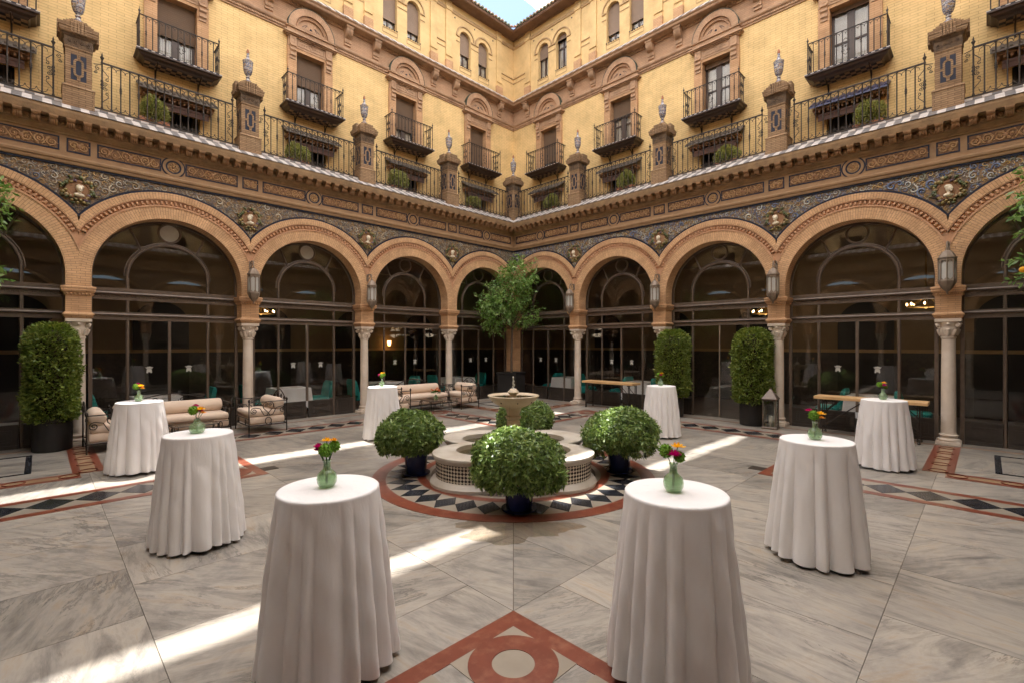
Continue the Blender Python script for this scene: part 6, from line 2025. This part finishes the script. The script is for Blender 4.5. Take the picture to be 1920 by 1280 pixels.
# ------------------------------------------------------------------ cocktail tables, cloths, vases, flowers
def tablecloth(seed, H=1.1, r0=0.305, r1=0.385):
    rn = random.Random(seed); m = MB(); nf = 256; nz = 30
    bnd = [0.0]
    while bnd[-1] < 2 * PI: bnd.append(bnd[-1] + rn.choice((0.24, 0.30, 0.36, 0.42, 0.55)) * rn.uniform(.85, 1.1))
    sc_ = 2 * PI / bnd[-1]; bnd = [b * sc_ for b in bnd]
    lob = [(rn.uniform(0.6, 1.15), rn.choice((0.0, 0.0, 0.03, 0.1, 0.25)), rn.uniform(0.38, 0.62)) for _ in bnd[:-1]]
    def fold(ph, u):
        """convex lobes between narrow valleys, each opening at its own height"""
        for k in range(len(lob)):
            if bnd[k] <= ph < bnd[k + 1] + 1e-9:
                x = (ph - bnd[k]) / (bnd[k + 1] - bnd[k]); h, u0, c = lob[k]
                x = 0.5 * x / c if x < c else 0.5 + 0.5 * (x - c) / (1 - c)
                s = max(0.0, min(1.0, (u - u0) / (1 - u0))) ** 0.75
                return s * h * (math.sin(PI * x) ** 0.75 - 0.42) * (0.6 + 0.8 * (bnd[k + 1] - bnd[k]))
        return 0
    hem = [0.010 * math.sin(3 * 2 * PI * j / nf + seed) for j in range(nf)]
    rings = []
    for rr, zz in ((0.04, H), (0.15, H), (r0 - 0.02, H), (r0 - 0.006, H - 0.002), (r0, H - 0.008), (r0 + 0.001, H - 0.02)):
        rings.append([(rr * math.cos(2 * PI * j / nf), rr * math.sin(2 * PI * j / nf), zz) for j in range(nf)])
    for i in range(1, nz + 1):
        u = i / nz
        ring = []
        for j in range(nf):
            ph = 2 * PI * j / nf
            base = r0 + (r1 - r0) * (u ** 0.85)
            r = base + 0.10 * fold(ph, u) + 0.0035 * math.sin(11 * u + ph * 5 + seed) * u + 0.002 * math.sin(23 * u - ph * 9)
            tw = 0.04 * u * math.sin(ph * 2 + seed)
            z = H - 0.02 - (H - 0.02 - 0.035 - hem[j]) * u
            ring.append((r * math.cos(ph + tw), r * math.sin(ph + tw), z))
        rings.append(ring)
    m.loft(rings, False)
    m.f.append(tuple(range(nf))[::-1])
    return m.mesh('tablecloth', 'linen', smooth=180, uv=False)
TT = MB().lathe([(0.30, 1.06), (0.302, 1.065), (0.302, 1.085), (0.298, 1.09)], 32).mesh('tabletop', 'black_pot', smooth=40)
TPOLE = MB().lathe([(0.03, 0.05), (0.03, 1.06)], 12).mesh('pole', 'lantern_metal', smooth=60)
def tfoot(m):
    m.tube([(0, 0, 0.06), (0.2, 0, 0.035), (0.385, 0, 0.016)], [0.022, 0.018, 0.015], 6)
    m.lathe([(0.02, 0.0), (0.022, 0.02)], 8, 0.385, 0)
TFOOT = small(tfoot, 'foot', 'lantern_metal', smooth=50)
def vprof(k):
    if k: return [(0.028, 0.0), (0.055, 0.006), (0.07, 0.03), (0.074, 0.055), (0.066, 0.085), (0.045, 0.105), (0.03, 0.113), (0.027, 0.14), (0.03, 0.145), (0.024, 0.145), (0.022, 0.115), (0.035, 0.1), (0.055, 0.08), (0.062, 0.055), (0.05, 0.02), (0.02, 0.012)]
    return [(0.03, 0.0), (0.045, 0.006), (0.058, 0.03), (0.061, 0.055), (0.054, 0.085), (0.035, 0.105), (0.024, 0.113), (0.021, 0.15), (0.026, 0.168), (0.029, 0.172), (0.02, 0.168), (0.017, 0.12), (0.03, 0.1), (0.047, 0.08), (0.052, 0.055), (0.045, 0.02), (0.02, 0.012)]
VASE = [small(lambda m, k=k: m.lathe(vprof(k), 32, uv=True), 'flower_vase', 'green_glass', smooth=60) for k in (0, 1)]
def pompon(m, c, r, rn, n=90):
    for i in range(n):
        z = 1 - 2 * (i + .5) / n; a = i * 2.39996
        d = Vector((math.sqrt(1 - z * z) * math.cos(a), math.sqrt(1 - z * z) * math.sin(a), z)); d = (d + Vector((rn.uniform(-.2, .2), rn.uniform(-.2, .2), rn.uniform(-.2, .2)))).normalized()
        u = d.orthogonal().normalized(); w = d.cross(u); e = r * 0.16
        b = Vector(c) + d * r * 0.72; t = Vector(c) + d * r * rn.uniform(.92, 1.08)
        m.add([tuple(b + u * e), tuple(b + w * e), tuple(b - u * e), tuple(b - w * e), tuple(t)], [(0, 1, 4), (1, 2, 4), (2, 3, 4), (3, 0, 4)])
    m.ball(c, r * 0.78, None, None, 10, 8)
def rose(m, c, r, rn, n=22, open_=0.9):
    for i in range(n):
        u = i / n; a = i * 2.4; rad = r * (0.25 + 0.75 * u); up = (1 - u) * 0.6 + 0.1
        d = Vector((math.cos(a), math.sin(a), 0)); s = Vector((-math.sin(a), math.cos(a), 0))
        b = Vector(c) + d * rad * 0.15; w = rad * 0.55
        tip = Vector(c) + d * rad * open_ + Vector((0, 0, r * up))
        mid = Vector(c) + d * rad * 0.7 + Vector((0, 0, r * up * 0.4))
        m.add([tuple(b), tuple(mid + s * w), tuple(tip + s * w * .5), tuple(tip - s * w * .5), tuple(mid - s * w)], [(0, 1, 2, 3, 4)])
def bouquet(o, seed, kind):
    rn = random.Random(seed)
    ms = {'petal_green': MB(), 'petal_magenta': MB(), 'petal_yellow': MB()}
    tops = []
    if kind == 0:       # two green balls, magenta left, small yellow behind
        lay = [('petal_green', (0.0, -0.02, 0.245), 0.042), ('petal_green', (0.035, 0.03, 0.262), 0.036), ('petal_magenta', (-0.05, 0.0, 0.262), 0.034), ('petal_magenta', (-0.06, 0.015, 0.235), 0.028), ('petal_yellow', (-0.015, 0.035, 0.30), 0.032), ('petal_yellow', (0.03, 0.03, 0.305), 0.024)]
    elif kind == 1:
        lay = [('petal_magenta', (-0.005, -0.025, 0.235), 0.043), ('petal_green', (-0.04, 0.015, 0.255), 0.042), ('petal_green', (0.035, 0.0, 0.215), 0.034), ('petal_yellow', (0.03, 0.02, 0.28), 0.040)]
    else:
        lay = [('petal_green', (-0.025, -0.02, 0.24), 0.045), ('petal_yellow', (0.04, -0.01, 0.25), 0.042), ('petal_yellow', (0.055, 0.0, 0.205), 0.03), ('petal_magenta', (-0.035, 0.03, 0.28), 0.035), ('petal_magenta', (0.015, 0.025, 0.225), 0.035)]
    lay = [(mt, (c[0] * 1.05, c[1] * 1.05, (c[2] - 0.172) * 0.85 + 0.172), r * 1.15) for mt, c, r in lay]
    for mt, c, r in lay:
        if mt == 'petal_green': pompon(ms[mt], c, r, rn)
        else: rose(ms[mt], c, r, rn, 24 if mt == 'petal_magenta' else 14, 1.0 if mt == 'petal_magenta' else 1.15)
        tops.append(c)
    for mt, mb in ms.items():
        if mb.f: put({'petal_green': 'green_bloom', 'petal_magenta': 'magenta_bloom', 'petal_yellow': 'yellow_bloom'}[mt], mb.mesh('bloom', mt, uv=False), o)
    m = MB()
    for c in tops: m.tube([(c[0] * .1, c[1] * .1, 0.02), (c[0] * .15, c[1] * .15, 0.14), (c[0], c[1], c[2])], 0.0028, 5)
    put('stems', m.mesh('stems', 'stem_green', uv=False), o)
TABS = [(-1.167, 3.0, 'front left', 0), (0.998, 2.91, 'front right', 1), (-3.21, 4.83, 'middle left', 2), (-5.95, 7.54, 'far left beside the topiary', 2), (2.88, 4.50, 'middle right', 2), (6.07, 7.76, 'far right by the pine trestle table', 1), (-2.81, 10.18, 'back left near the sofas', 0), (3.24, 10.38, 'back right by the topiary', 1)]
for i, (s, d, where, fk) in enumerate(TABS):
    x, y = SD(s, d)
    rot = R(135) + 0.2 * i
    thing('tablecloth', 'white floor length cloth on the %s cocktail table' % where, 'tablecloth', (x, y, 0), rot, 'white cloths on the cocktail tables', me=tablecloth(i + 3))
    t = thing('cocktail_table', 'feet of the %s cocktail table under its cloth' % where, 'table', (x, y, 0), 0.3 + i, 'cocktail tables round the fountain')
    put('tabletop', TT, t); put('pole', TPOLE, t)
    for k in range(4): put('foot', TFOOT, t, (0, 0, 0), k * PI / 2)
    rad = 0.02
    vx, vy = x + 0.01, y - 0.01
    thing('flower_vase', 'quilted green glass vase on the %s cocktail table' % where, 'vase', (vx, vy, 1.101), rot, 'green glass vases', me=VASE[1 if i in (2,) else 0])
    b = thing('bouquet', 'posy of bright blooms on the %s cocktail table' % where, 'flowers', (vx, vy, 1.103), R(135), 'posies on the cocktail tables')
    bouquet(b, i, fk)

# ------------------------------------------------------------------ wrought-iron sofas
def cushion(m, x0, x1, y0, y1, z0, z1, r=0.06):
    rings = []
    for k in range(7):
        a = -PI / 2 + PI * k / 6
        e = r * (1 - math.cos(a)); z = (z0 + z1) / 2 + (z1 - z0) / 2 * math.sin(a)
        c = r
        q = []
        for (cx, cy, b0) in ((x1 - c, y1 - c, 0), (x0 + c, y1 - c, PI / 2), (x0 + c, y0 + c, PI), (x1 - c, y0 + c, 1.5 * PI)):
            for i in range(4):
                b = b0 + PI / 2 * i / 3; rr = max(0.002, c - e * .8)
                q.append((cx + rr * math.cos(b), cy + rr * math.sin(b), z))
        rings.append(q)
    m.loft(rings)
def seat_unit(name, label, cat, W, D, loc, rz, grp):
    """seat facing +y, W wide, D deep; back at y = 0"""
    o = thing(name, label, cat, (*loc, 0.009), rz, grp)
    m = MB(); cushion(m, -W / 2 + .03, W / 2 - .03, 0.03, D - .02, 0.20, 0.36, .03); put('mattress', m.mesh('mattress', 'upholstery', smooth=60, uv=False), o)
    m = MB(); cushion(m, -W / 2 + .03, W / 2 - .03, 0.04, D, 0.355, 0.50, .05); put('seat_cushion', m.mesh('seat_cushion', 'upholstery', smooth=60, uv=False), o)
    m = MB(); rings = []
    n = 14
    for x in (-W / 2 + .04, -W / 2 + .06, -W / 2 + .10, W / 2 - .10, W / 2 - .06, W / 2 - .04):
        e = 1.0 if abs(x) < W / 2 - .09 else (0.93 if abs(x) < W / 2 - .05 else 0.7)
        rings.append([(x, 0.16 + 0.13 * e * math.cos(2 * PI * j / n), 0.63 + 0.145 * e * math.sin(2 * PI * j / n)) for j in range(n)])
    m.loft(rings); put('bolster', m.mesh('bolster', 'upholstery', smooth=60, uv=False), o)
    f = MB()
    for sx in (-1, 1):
        x = sx * (W / 2)
        for y in (0, D):
            f.lathe([(0.013, 0.0), (0.013, 0.70), (0.024, 0.715), (0.027, 0.74), (0.012, 0.765), (0.004, 0.775)], 8, x, y)
        f.tube([(x, 0, 0.18), (x, D, 0.18)], 0.013, 5); f.tube([(x, 0, 0.70), (x, D, 0.70)], 0.012, 5)
    f.tube([(-W / 2, D, 0.18), (W / 2, D, 0.18)], 0.013, 5); f.tube([(-W / 2, D, 0.33), (W / 2, D, 0.33)], 0.008, 5); f.tube([(-W / 2, 0, 0.18), (W / 2, 0, 0.18)], 0.013, 5)
    k = max(2, int(W / 0.35))
    for i in range(k):
        x = -W / 2 + (i + .5) * W / k
        f.tube([(x + 0.035 * math.cos(2 * PI * j / 12), D, 0.255 + 0.06 * math.sin(2 * PI * j / 12)) for j in range(12)], 0.008, 4, True)
    put('frame', f.mesh('frame', 'iron', smooth=50, uv=False), o)
    b = MB(); pts = []
    for i in range(25):
        u = -1 + 2 * i / 24; h = 0.70 + 0.22 * (0.5 + 0.5 * math.cos(PI * u)) ** 0.8
        pts.append((u * W / 2, -0.01, h))
    b.tube(pts, 0.012, 6)
    for sx in (-1, 1):
        b.tube(spiral(sx * W * 0.12, 0.78, 0.07, 1.6, 0, sx, -0.01, 16), 0.0095, 5); b.tube(spiral(sx * W * 0.30, 0.74, 0.05, 1.5, PI, -sx, -0.01, 16), 0.009, 5)
    put('back_rail', b.mesh('back_rail', 'iron', smooth=50, uv=False), o)
    for sx in (-1, 1):                                # scrolled arm panels
        a = MB(); x = sx * (W / 2); c = D / 2
        def T(pts): return [(x, c + p[0], p[2]) for p in pts]
        for s in (-1, 1):
            heart = [(s * 0.0, 0, 0.44), (s * 0.05, 0, 0.50), (s * 0.105, 0, 0.56), (s * 0.115, 0, 0.62), (s * 0.09, 0, 0.67), (s * 0.05, 0, 0.68)]
            a.tube(T(heart + spiral(s * 0.045, 0.635, 0.042, 1.5, PI / 2, s, 0, 14)), 0.0095, 5)
            lobe = [(0, 0, 0.44), (s * -0.03, 0, 0.40), (s * 0.03, 0, 0.385), (s * 0.09, 0, 0.40), (s * 0.13, 0, 0.47), (s * 0.17, 0, 0.55), (s * (c - .13), 0, 0.575)]
            a.tube(T(lobe + spiral(s * (c - 0.10), 0.50, 0.075, 1.7, PI / 2, -s, 0, 18)), 0.0095, 5)
        a.tube(T([(0.065 * math.cos(2 * PI * i / 16), 0, 0.265 + 0.08 * math.sin(2 * PI * i / 16)) for i in range(16)]), 0.0095, 5, True)
        put('arm_scroll', a.mesh('arm_scroll', 'iron', smooth=50, uv=False), o)
    return o
# left wall: sofas stand with their backs to the glass, armchairs close the ends
def seatl(name, lab, cat, W, D, t, o_, face, grp):
    rz = {'out': 0, '+t': R(-90), '-t': R(90)}[face]
    return seat_unit(name, lab, cat, W, D, (t, o_), rz, grp)
gA, gB = 'iron seats by the left arcade', 'iron seats by the left arcade'
seatl('sofa', 'long iron framed sofa with blush cushions behind the middle left cocktail table', 'sofa', 2.0, 0.78, 10.95, 0.32, 'out', gA)
seatl('armchair', 'scrolled iron armchair with blush cushions right of the long left sofa', 'armchair', 1.02, 0.80, 8.86, 0.85, '+t', gA)
seatl('armchair', 'scrolled iron armchair with blush cushions half hidden by the far left tablecloth', 'armchair', 1.0, 0.80, 12.35, 0.95, '-t', gA)
seatl('sofa', 'shorter iron framed sofa with blush cushions near the courtyard corner', 'sofa', 1.7, 0.74, 4.75, 0.32, 'out', gB)
seatl('armchair', 'scrolled iron armchair with blush cushions nearest the corner, left of the fountain bowl', 'armchair', 0.95, 0.70, 3.08, 1.05, '+t', gB)
seatl('armchair', 'scrolled iron armchair with blush cushions directly behind the back left cocktail table', 'armchair', 0.95, 0.72, 6.32, 1.05, '-t', gB)
def coffee(lab, x, y, w, d):
    o = thing('coffee_table', lab, 'coffee table', (x, y, 0.009), 0, 'low iron coffee tables')
    m = MB()
    for sx in (-1, 1):
        for sy in (-1, 1): m.tube([(sx * w, sy * d, 0), (sx * w, sy * d, 0.36)], 0.010, 6)
    for z in (0.06, 0.35):
        m.tube([(-w, -d, z), (w, -d, z), (w, d, z), (-w, d, z)], 0.009, 5, True)
    for sx in (-1, 1):
        for sy in (-1, 1): m.tube([(sx * w, sy * (d - .06) + 0.045 * math.cos(2 * PI * j / 10), 0.29 + 0.045 * math.sin(2 * PI * j / 10)) for j in range(10)], 0.008, 4, True)
    put('frame', m.mesh('frame', 'iron', smooth=50), o)
    put('glass_top', MB().box(-w + .012, w - .012, -d + .012, d - .012, 0.352, 0.362).mesh('glass_top', 'clear_glass'), o)
coffee('low iron and glass coffee table in front of the long left sofa', 10.7, 1.38, 0.40, 0.24)
coffee('low iron and glass coffee table with orange roses near the corner sofa', 4.62, 1.38, 0.36, 0.26)
thing('flower_vase', 'clear green glass of orange roses on the low coffee table', 'vase', (4.62, 1.36, 0.372), 0, me=VASE[1])
o = thing('bouquet', 'orange roses in a glass on the low coffee table', 'flowers', (4.62, 1.36, 0.374))
m = MB(); rn = random.Random(8)
for q in range(9): rose(m, (rn.uniform(-.11, .11), rn.uniform(-.11, .11), rn.uniform(.24, .32)), 0.05, rn, 18)
put('orange_bloom', m.mesh('bloom', 'petal_orange', uv=False), o)
gq = np.random.default_rng(5); dq = unit(gq, 160); dq[:, 2] = np.abs(dq[:, 2]) * .4
put('leaf_sprig', leaves('leaf_sprig', dq * 0.09 + np.array([0, 0, 0.19]), dq, 0.075, 0.45, 'stem_green', seed=5), o)

# ------------------------------------------------------------------ trestle tables and floor lantern on the right
def trestle(lab, y, x, L, rz):
    o = thing('trestle_table', lab, 'trestle table', (x, y, 0.006), rz, 'pine topped folding trestle tables')
    put('tabletop', MB().cbox(-L / 2, L / 2, -0.24, 0.24, 0.78, 0.845, 0.006).mesh('tabletop', 'pine'), o)
    for sx in (-1, 1):
        m = MB(); xx = sx * (L / 2 - 0.14)
        for sy in (-1, 1):
            for e in (-0.022, 0.022):
                m.box(xx + e - .008, xx + e + .008, sy * 0.19 - .01, sy * 0.19 + .01, 0.05, 0.78)
            m.lathe([(0.02, 0.0), (0.035, 0.015), (0.02, 0.035), (0.014, 0.06)], 10, xx, sy * 0.19)
        m.box(xx - .012, xx + .012, -0.2, 0.2, 0.13, 0.155); m.box(xx - .03, xx + .03, -0.2, 0.2, 0.755, 0.778)
        put('leg_frame', m.mesh('leg_frame', 'iron'), o)
        m = MB()
        for sy in (-1, 1):
            m.tube([(xx, sy * 0.17, 0.16), (sx * 0.08, sy * 0.17, 0.77)], 0.008, 5)
            m.tube([(xx, sy * 0.17, 0.45), (xx - sx * 0.32, sy * 0.17, 0.77)], 0.010, 5)
        put('brace', m.mesh('brace', 'iron'), o)
trestle('long pine topped trestle table with black iron legs behind the far right cocktail table', 11.15, 0.34, 1.95, R(90))
trestle('pine topped trestle table with black iron legs left of the back right cocktail table', 4.62, 0.34, 1.85, R(90))
fl = thing('floor_lantern', 'tall square metal floor lantern with pyramid roof by the column', 'floor lantern', (0.62, 9.30, 0.006), R(4))
m = MB().sq([(0.165, 0.0), (0.165, 0.035), (0.15, 0.05)])
for sx in (-1, 1):
    for sy in (-1, 1): m.box(sx * 0.135 - .013, sx * 0.135 + .013, sy * 0.135 - .013, sy * 0.135 + .013, 0.05, 0.70)
for e in (-1, 1):
    m.box(-0.122, 0.122, e * 0.135 - .010, e * 0.135 + .010, 0.668, 0.70); m.box(e * 0.135 - .010, e * 0.135 + .010, -0.122, 0.122, 0.668, 0.70)
put('frame', m.mesh('frame', 'bronze_frame'), fl)
put('roof', MB().sq([(0.165, 0.70), (0.165, 0.715), (0.02, 0.93), (0.012, 0.96)]).mesh('roof', 'bronze_frame'), fl)
for k in range(4):
    put('pane', small(lambda m: m.box(-0.122, 0.122, 0.133, 0.137, 0.052, 0.667), 'pane', 'clear_glass'), fl, (0, 0, 0), k * PI / 2)
put('candle', MB().lathe([(0.045, 0.05), (0.045, 0.30), (0.01, 0.31)], 16).mesh('candle', 'curtain', smooth=40), fl)
